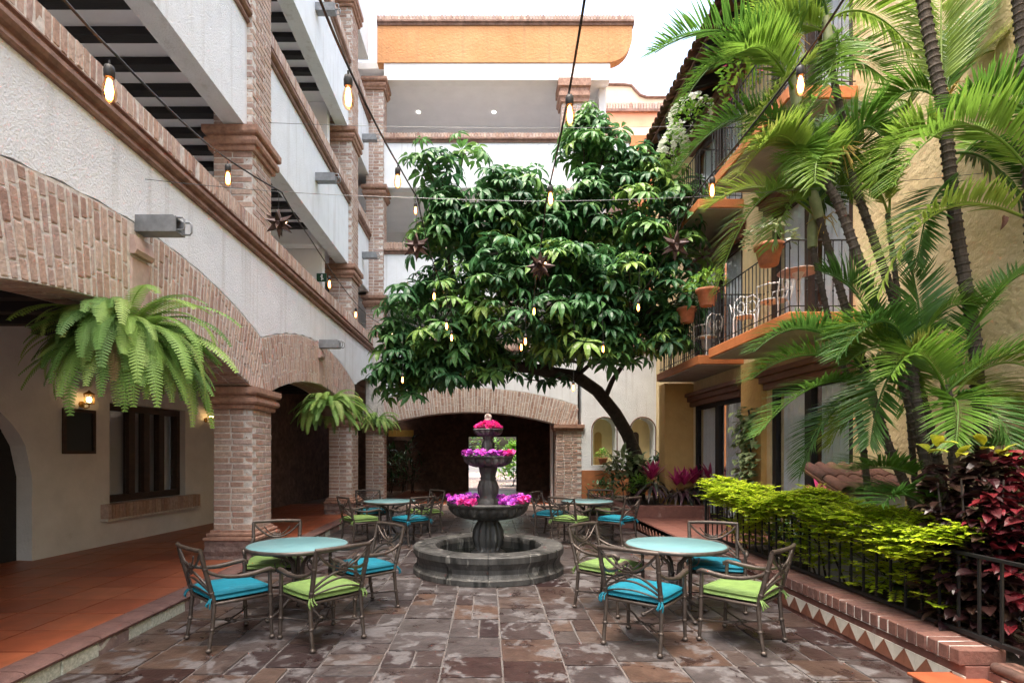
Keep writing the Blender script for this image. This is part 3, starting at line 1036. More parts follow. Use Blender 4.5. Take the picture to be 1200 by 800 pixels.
# ground floor arch and the pillar that carries its other end
BC, BHI, BSP, BR0, BR1 = -.535, 2.565, 2.54, 9.30, 10.03
BCZ = 2.90 - BR0
core = MB()
us = [BC - 3.2 + 6.4 * i / 60 for i in range(61)]
strip_wall(core, us, lambda u: BSP if abs(u - BC) > BHI else BCZ + math.sqrt(BR0 ** 2 - (u - BC) ** 2), lambda u: BCZ + math.sqrt((BR1 - .006) ** 2 - (u - BC) ** 2), FY + .55, FY + .003, lambda u, z, t: (u, t, z))
ba = part('arch', core, MT['mortar'], BB)
def PB(laid, u, z, th, wd, ln, dep, sg):
    laid.put((BC + u, FY + dep / 2 - .004 + rng.uniform(-.003, .004), z), (wd, dep, ln), (0, th, 0), False)
arch_bricks(Laid(ba, BWK, False), PB, BCZ, BR0, BR1, BHI, 3.2, BSP, pitch=(.06, .08))
rp = part('pillar', MB().box(2.033, 2.777, FY + .003, FY + .55, ZW, BSP - .01), MT['mortar'], BB)
courses(Laid(rp, BWK, False), 2.03, 2.78, FY, FY + .55, .2, 2.33, 'fw')
cap = MB()
ring(cap, 2.03, 2.78, FY, FY + .55, [(0, 2.33), (.04, 2.335), (.05, 2.40), (.08, 2.43), (.08, 2.53), (0, 2.535)])
part('capital', cap, MT['capital_brick'], rp)
# white wall over the arch, up to the first parapet
ww = MB()
us2 = [-3.1 + i * .1 for i in range(58)] + [2.665]
us2 = sorted(q for q in us2 if q <= 2.665)
strip_wall(ww, us2, lambda u: BCZ + math.sqrt(BR1 ** 2 - (u - BC) ** 2) + .003, lambda u: 4.63, FY + .4, FY + .002, lambda u, z, t: (u, t, z))
part('wall', ww, MT['white_stucco'], BB)


def bcornice(zb, x0, x1, h=.3, y=FY, parent=BB):
    c = MB()
    prof = [(y + .25, zb), (y - .03, zb), (y - .045, zb + .03), (y - .02, zb + .05), (y - .07, zb + .09), (y - .07, zb + .12), (y - .04, zb + .13), (y + .25, zb + .13)]
    vs = [(x0, a, b) for a, b in prof] + [(x1, a, b) for a, b in prof]
    n = len(prof)
    fs = [tuple(range(n)), tuple(range(2 * n - 1, n - 1, -1))] + [(i, i + n, (i + 1) % n + n, (i + 1) % n) for i in range(n)]
    c.add(vs, fs)
    co = part('cornice', c, MT['terracotta_trim'], parent)
    x = x0
    ld = Laid(co, BWK, False)
    while x < x1 - .04:
        wd = rng.uniform(.066, .075)
        ld.put((x + wd / 2, y + .09, zb + .13 + (h - .13) / 2 + rng.uniform(-.004, .004)), (wd, .3, h - .135))
        x += wd + .02
    BWK.box(x0, x1, y - .03, y + .22, zb + .132, zb + h - .02, .3)
    return co


bcornice(4.632, -3.1, 5.2, .46)
def parapet(x0, x1, z0, z1, mat, curve=None, y=FY):
    m = MB()
    poly = [(x0, z0), (x1, z0), (x1, z1), (x0, z1)]
    if curve:                                             # quarter-round return at the free end
        r = curve
        poly = [(x0, z0), (x1 - r, z0)] + [(x1 - r + r * math.sin(a), z0 + r - r * math.cos(a)) for a in [math.pi / 2 * i / 8 for i in range(1, 9)]] + [(x1, z1), (x0, z1)]
    m.prism(poly, 'y', y, y + .3)
    return part('parapet', m, mat, BB)


parapet(-3.098, 4.2, 6.29, 7.59, MT['white_stucco'])
bcornice(7.592, -3.098, 4.25, .34)
parapet(-3.098, 4.2, 9.57, 10.9, MT['white_stucco'], .6)
bcornice(10.902, -3.098, 4.25, .28)
parapet(-3.098, 3.63, 12.77, 13.27, MT['smooth_white'])
parapet(-3.3, 4.28, 13.272, 14.36, MT['orange_stucco'], .75, FY - .03)
bcornice(14.362, -3.3, 4.33, .28, FY - .03)
# parapets behind, pier at the free end, floors and rear wall of the upper galleries
um = MB().box(2.203, 2.917, FY + .003, FY + .5, 5.1, 12.76)
up = part('pier', um, MT['mortar'], BB)
for a, b in ((5.1, 6.28), (7.94, 9.56), (11.19, 12.4)):
    courses(Laid(up, BWK, False), 2.2, 2.92, FY, FY + .5, a, b, 'fxw', L=.22)
cap = MB()
ring(cap, 2.2, 2.92, FY, FY + .5, [(0, 12.1), (.05, 12.1), (.06, 12.2), (.1, 12.26), (.1, 12.38), (.06, 12.4), (.06, 12.5), (.12, 12.54), (.12, 12.765), (0, 12.768)])
part('capital', cap, MT['capital_brick'], up)
for zf, zc in ((4.1, 6.4), (7.1, 9.7), (10.3, 12.86)):
    part('floor_slab', MB().box(-7, 5.0, FY + .305, 20.2, zf - .2, zf), MT['grey_ceiling'], BB)
    part('ceiling', MB().box(-7, 3.62, FY + .305, 20.2, zc, zc + .06), MT['grey_ceiling'], BB)
part('rear_wall', MB().box(-7, 3.62, 20.21, 20.4, 3.85, 15.0), MT['grey_ceiling'], BB)
part('side_wall', MB().box(3.40, 3.61, FY + .5, 20.2, 3.95, 12.85), MT['grey_ceiling'], BB)
part('roof', MB().box(-7, 3.6, FY + .28, 20.4, 13.30, 13.5), MT['smooth_white'], BB)
for px_ in (487, 579):
    q = at(px_, 124, 17.5)
    sp = part('ceiling_spot', MB().lathe([(.05, 0), (.05, .012), (.001, .012)], 16, (q.x, 18.2, 12.845)), MT['spot_glow'], BB)
for i in range(4):
    part('window', MB().box(-2.6 + i * .62, -2.05 + i * .62, 20.18, 20.205, 11.05, 11.9), MT['smooth_white'], BB)
# ground floor hall behind the arch
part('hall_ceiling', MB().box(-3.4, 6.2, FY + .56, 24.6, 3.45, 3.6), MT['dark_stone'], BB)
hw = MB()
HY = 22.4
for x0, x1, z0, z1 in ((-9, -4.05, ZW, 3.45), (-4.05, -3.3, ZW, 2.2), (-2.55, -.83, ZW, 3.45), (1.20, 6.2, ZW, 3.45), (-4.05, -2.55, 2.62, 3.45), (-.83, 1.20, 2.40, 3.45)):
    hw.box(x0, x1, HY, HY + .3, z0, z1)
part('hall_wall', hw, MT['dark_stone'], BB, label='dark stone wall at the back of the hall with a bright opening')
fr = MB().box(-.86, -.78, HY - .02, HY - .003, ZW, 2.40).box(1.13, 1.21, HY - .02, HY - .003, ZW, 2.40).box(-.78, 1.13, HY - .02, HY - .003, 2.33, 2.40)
part('hall_wall', MB().box(-4.6, -2.0, HY + .9, HY + 1.1, ZW, 3.4), MT['dark_stone'], BB)  # added wall behind the side opening, blocks daylight to keep it dark
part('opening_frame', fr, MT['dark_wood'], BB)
part('lintel', MB().box(-4.0, -3.0, HY - .12, HY - .003, 2.34, 2.60), MT['lintel_lit_tone'], BB, label='lintel coloured as if lit yellow, over the dark side opening')
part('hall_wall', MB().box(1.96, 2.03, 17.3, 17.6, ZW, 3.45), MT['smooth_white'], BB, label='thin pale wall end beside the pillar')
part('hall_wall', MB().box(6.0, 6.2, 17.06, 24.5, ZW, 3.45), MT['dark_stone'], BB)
# white end wall with two arched niches, dado below
nw = MB()
nic = [(3.12, 3.80), (4.26, 4.95)]
ZB, ZT = 1.32, 2.72
nw.box(2.782, nic[0][0], FY + .003, FY + .5, 1.17, 4.63)
nw.box(nic[0][1], nic[1][0], FY + .003, FY + .5, 1.17, 4.63)
nw.box(nic[1][1], 7.0, FY + .003, FY + .5, 1.17, 4.63)
for a, b in nic:
    r = (b - a) / 2
    c = (a + b) / 2
    nw.box(a, b, FY + .003, FY + .5, 1.17, ZB)
    strip_wall(nw, [a + (b - a) * i / 16 for i in range(17)], lambda u: ZT - r + math.sqrt(max(0, r * r - (u - c) ** 2)), lambda u: 4.63, FY + .5, FY + .003, lambda u, z, t: (u, t, z))
part('end_wall', nw, MT['white_stucco'], BB)
part('dado', MB().box(2.782, 7.0, FY - .012, FY + .5, .05, 1.168), MT['dado_paint'], BB)
for a, b in nic:
    r = (b - a) / 2
    c = (a + b) / 2
    nb = part('niche', MB().box(a - .1, b + .1, FY + .51, FY + .6, ZB - .1, ZT + .1), MT['niche_lit_tone'], BB)
    t = MB()
    pts = [(a - .035, FY - .004, ZB)] + [(c - (r + .035) * math.cos(q), FY - .004, ZT - r + (r + .035) * math.sin(q)) for q in [math.pi * i / 14 for i in range(15)]] + [(b + .035, FY - .004, ZB)]
    t.tube(pts, .016, 6)
    part('niche_border', t, MT['brown_wood'], nb)
    t = MB()
    t.prism([(a + .14, ZB), (a + .36, ZB), (a + .36, ZT - .5)] + [(a + .25 + .11 * math.cos(q), ZT - .5 + .11 * math.sin(q)) for q in [math.pi * i / 8 for i in range(1, 8)]] + [(a + .14, ZT - .5)], 'y', FY + .495, FY + .508)
    part('inner_opening', t, MT['dark_wood' if a > 4 else 'ochre_stucco'], nb)
part('brickwork', BWK, MT['brickwork'], BB, kind='stuff')

# buildings beyond, seen over the end wall
PB_ = thing('pink_building', 'pink stucco building with brick coped parapet rising behind the back building', 'building', (6, 21, 0))
part('wall', MB().box(3.63, 9.0, 20.9, 24, 0, 13.56).box(3.7, 9.0, 20.95, 21.2, 13.562, 14.52), MT['pink_stucco'], PB_)
part('band', MB().box(3.63, 9.0, 20.82, 20.898, 13.56, 13.9), MT['cream_stucco'], PB_)
part('cornice', MB().box(3.65, 9.0, 20.85, 21.22, 14.522, 14.62), MT['terracotta_trim'], PB_)
cb = MB()
x = 3.66
while x < 8.9:
    cb.cbox(x, x + .085, 20.87, 21.2, 14.622, 14.86, .006, rng.random())
    x += .105
part('coping', cb, MT['brickwork'], PB_, kind='stuff')
part('lower_wall', MB().box(4.3, 9.0, 19.6, 20.815, 0, 12.9), MT['orange_paint'], PB_)
CB_ = thing('cream_building', 'cream stucco building with a stepped curved gable parapet on the skyline', 'building', (8, 26, 0))
gp = MB()
pts = [(4.6, 0), (10.5, 0), (10.5, 18.3), (7.4, 18.3), (7.1, 18.4), (6.85, 18.65), (6.7, 18.85), (6.3, 18.9), (4.6, 18.9)]
gp.prism(pts, 'y', 26, 26.3)
part('wall', gp, MT['cream_stucco'], CB_)
gt = MB()
gt.tube([(4.6, 25.98, 18.93), (6.3, 25.98, 18.93), (6.72, 25.98, 18.88), (6.88, 25.98, 18.68), (7.12, 25.98, 18.43), (7.42, 25.98, 18.33), (10.5, 25.98, 18.33)], .07, 6)
part('coping', gt, MT['terracotta_trim'], CB_)

# ================================================================== YELLOW BUILDING (balconies, tiled eaves)
RB = thing('yellow_building', 'yellow stucco building with orange edged balconies, curtained doors and tiled eaves', 'building', (5.0, 8.0, 0))
XW = 5.0
WT = 10.6
wy = MB()
openings = []
D2, D1 = (7.6, 9.82), (10.9, 13.45)
FLO = [(.2, 2.86), (3.6, 5.95), (6.65, 8.95)]
wy.box(XW, XW + .35, -4, D2[0], 0, 13.5)                    # the plain near part goes up taller
wy.box(XW, XW + .35, D2[1], D1[0], 0, WT)
wy.box(XW, XW + .35, D1[1], 16.9, 0, WT)
for a, b in (D2, D1):
    zz = [0] + [q for f in FLO for q in f] + [WT]
    for i in range(0, len(zz), 2):
        if zz[i + 1] > zz[i]:
            wy.box(XW, XW + .35, a, b, zz[i], zz[i + 1])
part('wall', wy, MT['yellow_stucco'], RB)
part('pier', MB().box(4.30, XW - .002, 13.5, 13.95, 0, 3.38), MT['ochre_stucco'], RB)
part('pier', MB().box(XW - .10, XW - .003, 9.95, 10.75, 0, 3.39), MT['ochre_stucco'], RB)
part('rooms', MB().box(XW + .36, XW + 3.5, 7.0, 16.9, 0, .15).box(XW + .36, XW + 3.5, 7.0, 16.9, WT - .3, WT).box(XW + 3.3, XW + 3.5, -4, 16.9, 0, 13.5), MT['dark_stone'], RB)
for fi, (z0, z1) in enumerate(FLO):
    for a, b in (D2, D1):
        f = MB()
        x0, x1 = XW + .03, XW + .12
        f.box(x0, x1, a + .002, a + .13, z0, z1 - .002)
        f.box(x0, x1, b - .13, b - .002, z0, z1 - .002)
        f.box(x0, x1, a + .13, b - .13, z1 - .14, z1 - .002)
        f.box(x0, x1, a + .13, b - .13, z0, z0 + .12)
        n = 2
        step = (b - a - .26) / n
        for k in range(1, n):
            yk = a + .13 + k * step
            f.box(x0 - .01, x1, yk - .09, yk + .09, z0 + .12, z1 - .14)
        d = part('door', f, MT['black_wood' if fi == 0 else 'dark_wood'], RB)
        for k in range(n):
            ya = a + .13 + k * step + (.09 if k else 0)
            yb = a + .13 + (k + 1) * step - (.09 if k < n - 1 else 0)
            part('pane', MB().box(XW + .075, XW + .082, ya, yb, z0 + .12, z1 - .14), MT['window_glass'], d)
            cu = MB()
            nn = 28
            vs, fs = [], []
            for q in range(nn + 1):
                yy = ya + (yb - ya) * q / nn
                xx = XW + .19 + .03 * math.sin(q * 1.25 + k) + .012 * math.sin(q * 2.7 + fi)
                vs += [(xx, yy, z0 + .05), (xx + .01, yy, z1 - .06)]
            for q in range(nn):
                fs.append((2 * q, 2 * q + 2, 2 * q + 3, 2 * q + 1))
            cu.add(vs, fs, 0, True)
            part('curtain', cu, MT['curtain'], d)
        # timber head over the opening: stepped beam
        hb = MB().cbox(XW - .16, XW - .003, a - .12, b + .12, z1 + .06, z1 + .17, .008)
        hb.cbox(XW - .22, XW - .004, a - .18, b + .18, z1 + .172, z1 + .26, .008)
        hb.cbox(XW - .10, XW - .005, a - .08, b + .08, z1 - .06, z1 + .058, .008)
        part('door_head', hb, MT['brown_wood'], RB)


def unit_post(h, r, knobs=()):
    m = MB().tube([(0, 0, 0), (0, 0, h)], r, 6)
    for z in knobs:
        m.ball((0, 0, z), r * 1.9, 8, 4)
    return m


bal_mesh = unit_post(.98, .0075, (.45, .30)).mesh('baluster_shape', MT['black_iron'])
BALC = []
for zt in (3.6, 6.65):
    for (a, b, xo) in ((7.48, 10.2, 4.05), (10.83, 13.5, 4.10)):
        if zt > 4:
            xo -= .0
        sl = MB().cbox(xo, XW - .003, a, b, zt - .17, zt, .01)
        bo = part('balcony', sl, MT['orange_paint'], RB)
        part('underside', MB().box(xo + .03, XW - .01, a + .03, b - .03, zt - .19, zt - .171), MT['slab_underside'], bo)
        xi = xo + .05
        y = a + .06
        while y < b - .05:
            inst('baluster', bal_mesh, bo, (xi, y, zt))
            y += .118
        x = xi + .118
        while x < XW - .03:
            inst('baluster', bal_mesh, bo, (x, a + .06, zt))
            inst('baluster', bal_mesh, bo, (x, b - .06, zt))
            x += .118
        for zr in (.09, .985):
            r_ = MB()
            for (p, q) in (((xi, a + .06), (xi, b - .06)), ((xi, a + .06), (XW - .005, a + .06)), ((xi, b - .06), (XW - .005, b - .06))):
                r_.tube([(p[0], p[1], zt + zr), (q[0], q[1], zt + zr)], .011 if zr > .5 else .008, 6)
            part('rail', r_, MT['black_iron'], bo)
        BALC.append((xo, a, b, zt))
# tiled eaves with dark rafters
EY0, EY1, EX, EZ = 8.9, 15.3, 4.02, 9.30
rf = MB()
rf.prism([(EX, EZ), (EX, EZ + .05), (7.6, EZ + 1.35), (7.6, EZ + 1.30)], 'y', EY0, EY1)
ro = part('roof', rf, MT['brown_wood'], RB)
y = EY0 + .2
while y < EY1 - .1:
    m = MB().prism([(EX + .06, EZ - .14), (EX + .03, EZ - .04), (EX + .03, EZ + .005), (XW + .0, EZ + .352), (XW + .0, EZ + .15)], 'y', y, y + .13)
    part('rafter', m, MT['black_wood'], ro)
    y += .58
part('wall_plate', MB().box(XW - .14, XW - .004, EY0, EY1, EZ + .0, EZ + .14), MT['brown_wood'], RB)
tm = MB()
nn = 8
for (r_, z_) in ((.105, 0), (.105, .02)):
    pass
vs, fs = [], []
for L_, rr in ((0, .112), (.5, .092)):
    for th in (0, 1):
        for k in range(nn + 1):
            a = math.pi * k / nn
            rad = rr - th * .016
            vs.append((L_, rad * math.cos(a), rad * math.sin(a) * .8))
s1 = nn + 1
for k in range(nn):
    fs.append((k, k + 1, 2 * s1 + k + 1, 2 * s1 + k))
    fs.append((s1 + k, 3 * s1 + k, 3 * s1 + k + 1, s1 + k + 1))
    fs.append((k, s1 + k, s1 + k + 1, k + 1))
    fs.append((2 * s1 + k, 2 * s1 + k + 1, 3 * s1 + k + 1, 3 * s1 + k))
barrel = MB().add(vs, fs, 0, True).mesh('barrel_tile_shape', MT['roof_tile'])
sl_ = math.atan2(1.30, 3.58)
y = EY0 + .1
while y < EY1:
    for k in range(7):
        inst('roof_tile', barrel, ro, (EX - .12 + k * .42 * math.cos(sl_), y + rng.uniform(-.008, .008), EZ + .055 + k * .42 * math.sin(sl_) + .015), (0, -sl_ - .03, rng.uniform(-.02, .02)))
    y += .215

# ================================================================== PLANTING BED: brick kerb with zigzag tiles, fence
PBW = thing('planter_wall', 'low brick capped planter wall with brown and white zigzag tiles', 'planter wall', (3.4, 7.0, 0))
PY0, PY1 = 3.80, 9.0
part('core', MB().box(3.275, 3.52, PY0, 12.5, -.02, .232).box(3.43, 3.60, .5, PY0 - .002, -.02, .20), MT['red_render'], PBW)
y = PY0 + .01
while y < 8.98:
    wd = rng.uniform(.082, .095)
    bk = MB().cbox(3.245 + rng.uniform(-.004, .004), 3.56, y, y + wd, .236, .346 + rng.uniform(-.003, .003), .008, jit=.003)
    part('cap_brick', bk, MT['red_brick'], PBW)
    y += wd + .014
part('cap_joint', MB().box(3.256, 3.55, PY0 + .03, 8.97, .233, .338), MT['mortar'], PBW)
y = PY0
zt0, zt1 = .03, .165
while y < 12.3:
    for half in (0, 1):
        ya, yb = y + half * .11, y + half * .11 + .108
        # each tile is split by its diagonal into a brown and a white triangle
        if half == 0:
            tri_b, tri_w = [(ya, zt0), (yb, zt0), (yb, zt1)], [(ya, zt0 + .003), (yb - .003, zt1), (ya, zt1)]
        else:
            tri_b, tri_w = [(ya, zt0), (yb, zt0), (ya, zt1)], [(yb, zt0 + .003), (yb, zt1), (ya + .003, zt1)]
        for tri, mn in ((tri_b, 'brown_tile'), (tri_w, 'white_tile')):
            if y < 9.5 or mn == 'brown_tile':
                part('zigzag_tile', MB().prism(tri, 'x', 3.2625 + (.0008 if mn == 'white_tile' else 0), 3.2745), MT[mn], PBW)
    y += .222
y = .8
while y < PY0 - .25:
    part('zigzag_tile', MB().prism([(y, .05), (y + .2, .05), (y + .1, .18)], 'x', 3.4165, 3.4295), MT['brown_tile'], PBW)
    part('zigzag_tile', MB().prism([(y + .104, .181), (y + .2, .055), (y + .296, .181)], 'x', 3.4155, 3.4285), MT['white_tile'], PBW)
    y += .2
bn = MB().tube([(3.455, .5, .236), (3.455, PY0 - .02, .236)], .037, 12)
part('bullnose', bn, MT['dark_trim'], PBW)
part('back_coping', MB().box(3.47, 3.60, .5, PY0 - .004, .201, .262), MT['red_brick'], PBW)
stp = thing('terracotta_step', 'terracotta tiled step block in front of the planter wall', 'step', (3.2, 3.6, 0))
part('riser', MB().cbox(2.98, 3.40, 3.1, 3.90, -.02, .128, .006), MT['kerb_edge'], stp)
part('tread', MB().cbox(2.96, 3.41, 3.08, 3.925, .129, .152, .006), MT['quarry_tile'], stp)
bed = part('planting_bed', MB().box(3.522, XW - .003, .5, 8.9, -.02, .22).box(3.42, XW - .004, 12.74, 16.38, -.02, .33), MT['soil'], kind='structure')
# iron fence on the wall
FX = 3.52
FN = thing('iron_fence', 'black iron picket fence along the planter wall in front of the lime shrub', 'fence', (FX, 6.5, .34))
pm = MB().box(-.008, .008, -.008, .008, 0, .60).mesh('picket_shape', MT['black_iron'])
y = 2.4
while y < 8.95:
    inst('picket', pm, FN, (FX, y, .355), (0, 0, rng.uniform(-.05, .05)))
    y += .175
for zr, h in ((.365, .03), (.945, .022)):
    part('rail', MB().box(FX - .018, FX + .018, 2.35, 8.98, zr, zr + h), MT['black_iron'], FN)
part('end_post', MB().box(FX - .015, FX + .015, 8.955, 8.985, .34, .98), MT['black_iron'], FN)
# terrace beyond the fence and the back planter
TR = thing('terrace', None, None, (4.2, 10.5, 0), kind='structure')
part('slab', MB().box(3.275, XW - .003, 9.002, 12.44, -.018, .222), MT['grout'], TR)
UTT = []
for i in range(3):
    vs, fs = chamfer((1, 1, 1), 0.012, 0.003)
    UTT.append(MB().add(vs, fs).mesh('tile_shape', MT['terrace_tile']))
for i in range(4):
    for k in range(8):
        x0, y0 = 3.29 + i * .42, 9.01 + k * .42
        if x0 + .41 < XW:
            inst('floor_tile', rng.choice(UTT), TR, (x0 + .205, y0 + .205, .232), (0, 0, 0), (.41, .41, .02))
BPL = thing('back_planter', 'low red rendered planter holding the tree and pink topped plants', 'planter', (4.2, 12.6, 0))
part('front_wall', MB().cbox(3.27, XW - .004, 12.46, 12.72, -.01, .50, .012).cbox(3.0, 3.268, 12.47, 16.37, -.01, .49, .012), MT['red_render'], BPL)
part('soil', MB().box(3.27, XW - .006, 12.722, 16.37, .331, .44), MT['soil'], BPL)

# ================================================================== FOUNTAIN
FT = thing('fountain', 'tiered grey carved stone fountain with three flower filled bowls', 'fountain', (0, 8.07, 0))
fc = (0, 8.07, 0)
# the basin wall: twelve dressed stone blocks
nb = 12
pro = [(1.085, .005), (1.085, .07), (1.06, .09), (1.03, .14), (1.035, .20), (1.065, .255), (1.085, .285), (1.085, .36), (1.07, .375), (.80, .38), (.765, .37), (.755, .345), (.745, .30), (.745, .005)]
for k in range(nb):
    a0, a1 = 2 * math.pi * k / nb + .004, 2 * math.pi * (k + 1) / nb - .004
    m = MB()
    sg = 6
    vs, fs = [], []
    j = rng.uniform(-.006, .006)
    for i in range(sg + 1):
        a = a0 + (a1 - a0) * i / sg
        vs += [((r + j) * math.cos(a), 8.07 + (r + j) * math.sin(a), z) for r, z in pro]
    n = len(pro)
    for i in range(sg):
        for q in range(n):
            fs.append((i * n + q, (i + 1) * n + q, (i + 1) * n + (q + 1) % n, i * n + (q + 1) % n))
    fs += [tuple(range(n - 1, -1, -1)), tuple(range(sg * n, sg * n + n))]
    m.add(vs, fs)
    part('basin_block', m, MT['fountain_stone'], FT)
part('basin_floor', MB().lathe([(.75, 0.0), (.75, .06)], 40, fc), MT['fountain_stone'], FT)
part('water', MB().lathe([(.744, .061), (.744, .20)], 40, fc), MT['water'], FT)
ped = MB().lathe([(.25, .06), (.25, .26), (.22, .28), (.165, .30, 1), (.19, .36, 1), (.215, .46, 1), (.205, .58, 1), (.16, .68, 1), (.14, .72), (.17, .735)], 64, fc, lobes=12, amp=.22)
part('pedestal', ped, MT['fountain_stone'], FT)


def bowl(z, R_, h, lobes, r0):
    p = [(r0, z - h)]
    for i in range(1, 9):
        t = i / 8
        p.append((r0 + (R_ * .93 - r0) * math.sin(t * math.pi / 2) ** .9, z - h + h * .80 * (1 - math.cos(t * math.pi / 2)), 1 if i < 8 else .2))
    p += [(R_ * .985, z - h * .17), (R_, z - h * .10), (R_, z - .01), (R_ * .985, z), (R_ * .86, z), (R_ * .83, z - .03), (R_ * .5, z - .06), (.02, z - .065)]
    return MB().lathe(p, 96, fc, lobes=lobes, amp=.12)


part('bowl', bowl(.985, .605, .25, 22, .16), MT['fountain_stone'], FT, label='largest lower bowl with fluted underside')
c2 = MB().lathe([(.17, .92), (.17, 1.0), (.15, 1.02), (.12, 1.05), (.145, 1.12, 1), (.15, 1.2, 1), (.125, 1.28, 1), (.105, 1.31), (.12, 1.325), (.10, 1.35, 1), (.12, 1.42, 1), (.14, 1.50)], 64, fc, lobes=10, amp=.12)
part('stem', c2, MT['fountain_stone'], FT)
part('bowl', bowl(1.655, .37, .17, 16, .11), MT['fountain_stone'], FT, label='middle bowl')
c3 = MB().lathe([(.10, 1.60), (.10, 1.66), (.075, 1.70), (.09, 1.77, 1), (.09, 1.83, 1), (.065, 1.88), (.075, 1.90), (.09, 1.96)], 48, fc, lobes=8, amp=.12)
part('stem', c3, MT['fountain_stone'], FT)
part('bowl', bowl(2.04, .22, .10, 12, .08), MT['fountain_stone'], FT, label='small top bowl')
fin = MB().lathe([(.05, 1.98), (.045, 2.15), (.06, 2.17), (.045, 2.19), (.055, 2.215), (.05, 2.24), (.025, 2.265), (.001, 2.27)], 20, fc)
part('finial', fin, MT['kerb_stone'], FT)


def flower_mass(center_fn, n, r, rnd_fn=None):
    m = MB()
    for _ in range(n):
        c = Vector(center_fn())
        ax = Vector((rng.gauss(0, .6), rng.gauss(0, .6), 1)).normalized()
        u = ax.orthogonal().normalized()
        v = ax.cross(u)
        np_ = 5
        rr = r * rng.uniform(.7, 1.2)
        q = rng.random()
        for k in range(np_):
            a = 2 * math.pi * (k + rng.uniform(-.1, .1)) / np_
            d = u * math.cos(a) + v * math.sin(a)
            e = ax.cross(d)
            p0, p1 = c, c + d * rr * .7 + e * rr * .42 + ax * rr * .25
            p2, p3 = c + d * rr + ax * rr * rng.uniform(.1, .4), c + d * rr * .7 - e * rr * .42 + ax * rr * .25
            m.add([p0, p1, p2, p3], [(0, 1, 2, 3)], min(1, max(0, q + rng.uniform(-.15, .15))))
    return m


def ring_pts(R_, z, a0, a1, wr, wz):
    def f():
        a = rng.uniform(a0, a1)
        r = R_ + rng.uniform(-wr, wr)
        return (r * math.cos(a), 8.07 + r * math.sin(a), z + rng.uniform(0, wz) * (1 - .3 * abs(math.sin(a * 7))))
    return f


def flower_thing(label, fns, group):
    c0 = fns[0][0]()
    t = thing('flowers', label, 'flowers', (0, 8.07, fns[0][4]), group=group)
    lf = MB()
    for fn, n, r, mn, z in fns:
        for _ in range(n // 3):
            c = Vector(fn())
            c.z = z + rng.uniform(-.01, .05)
            o = Vector((c.x, c.y - 8.07, 0)).normalized()
            leaf(lf, c, (o.x + rng.gauss(0, .7), o.y + rng.gauss(0, .7), rng.uniform(-.3, .6)), rng.uniform(.05, .09), .03, droop=.6, seg=2, rnd=rng.random(), shape=1.0)
    part('leaves', lf, MT['bush_leaf'], t, kind='stuff')
    for fn, n, r, mn, z in fns:
        part('blossoms', flower_mass(fn, n, r), MT[mn], t, kind='stuff')
    return t


pi = math.pi
flower_thing('ring of purple and pink petunias lining the largest fountain bowl',
             [(ring_pts(.52, .985, -1.28, .35, .07, .10), 110, .045, 'petal_purple', .985), (ring_pts(.53, .985, -.75, -.15, .07, .09), 60, .045, 'petal_pink', .985),
              (ring_pts(.52, .985, 3.0, 4.05, .07, .10), 80, .045, 'petal_purple', .985), (ring_pts(.54, .985, 3.95, 4.40, .06, .08), 55, .045, 'petal_pink', .985),
              (ring_pts(.50, .985, .4, 2.9, .07, .09), 120, .045, 'petal_purple', .985)], 'flowers in the fountain bowls')
flower_thing('ring of purple petunias lining the middle fountain bowl',
             [(ring_pts(.31, 1.655, -pi, -.9, .05, .08), 110, .042, 'petal_purple', 1.655), (ring_pts(.32, 1.655, -.95, .2, .05, .07), 60, .042, 'petal_pink', 1.655), (ring_pts(.30, 1.655, 0, pi, .05, .07), 70, .042, 'petal_purple', 1.655)], 'flowers in the fountain bowls')
def dome():
    a, r = rng.uniform(0, 2 * pi), .19 * math.sqrt(rng.random())
    return (r * math.cos(a), 8.07 + r * math.sin(a), 2.045 + .11 * (1 - (r / .2) ** 2) * rng.uniform(.7, 1))
flower_thing('mound of bright pink petunias in the small top fountain bowl', [(dome, 190, .042, 'petal_pink', 2.04)], 'flowers in the fountain bowls')

# ================================================================== FURNITURE
def bez(p0, p1, p2, p3, n=8):
    p0, p1, p2, p3 = map(Vector, (p0, p1, p2, p3))
    return [p0 * (1 - t) ** 3 + p1 * 3 * t * (1 - t) ** 2 + p2 * 3 * t * t * (1 - t) + p3 * t ** 3 for t in [i / n for i in range(n + 1)]]


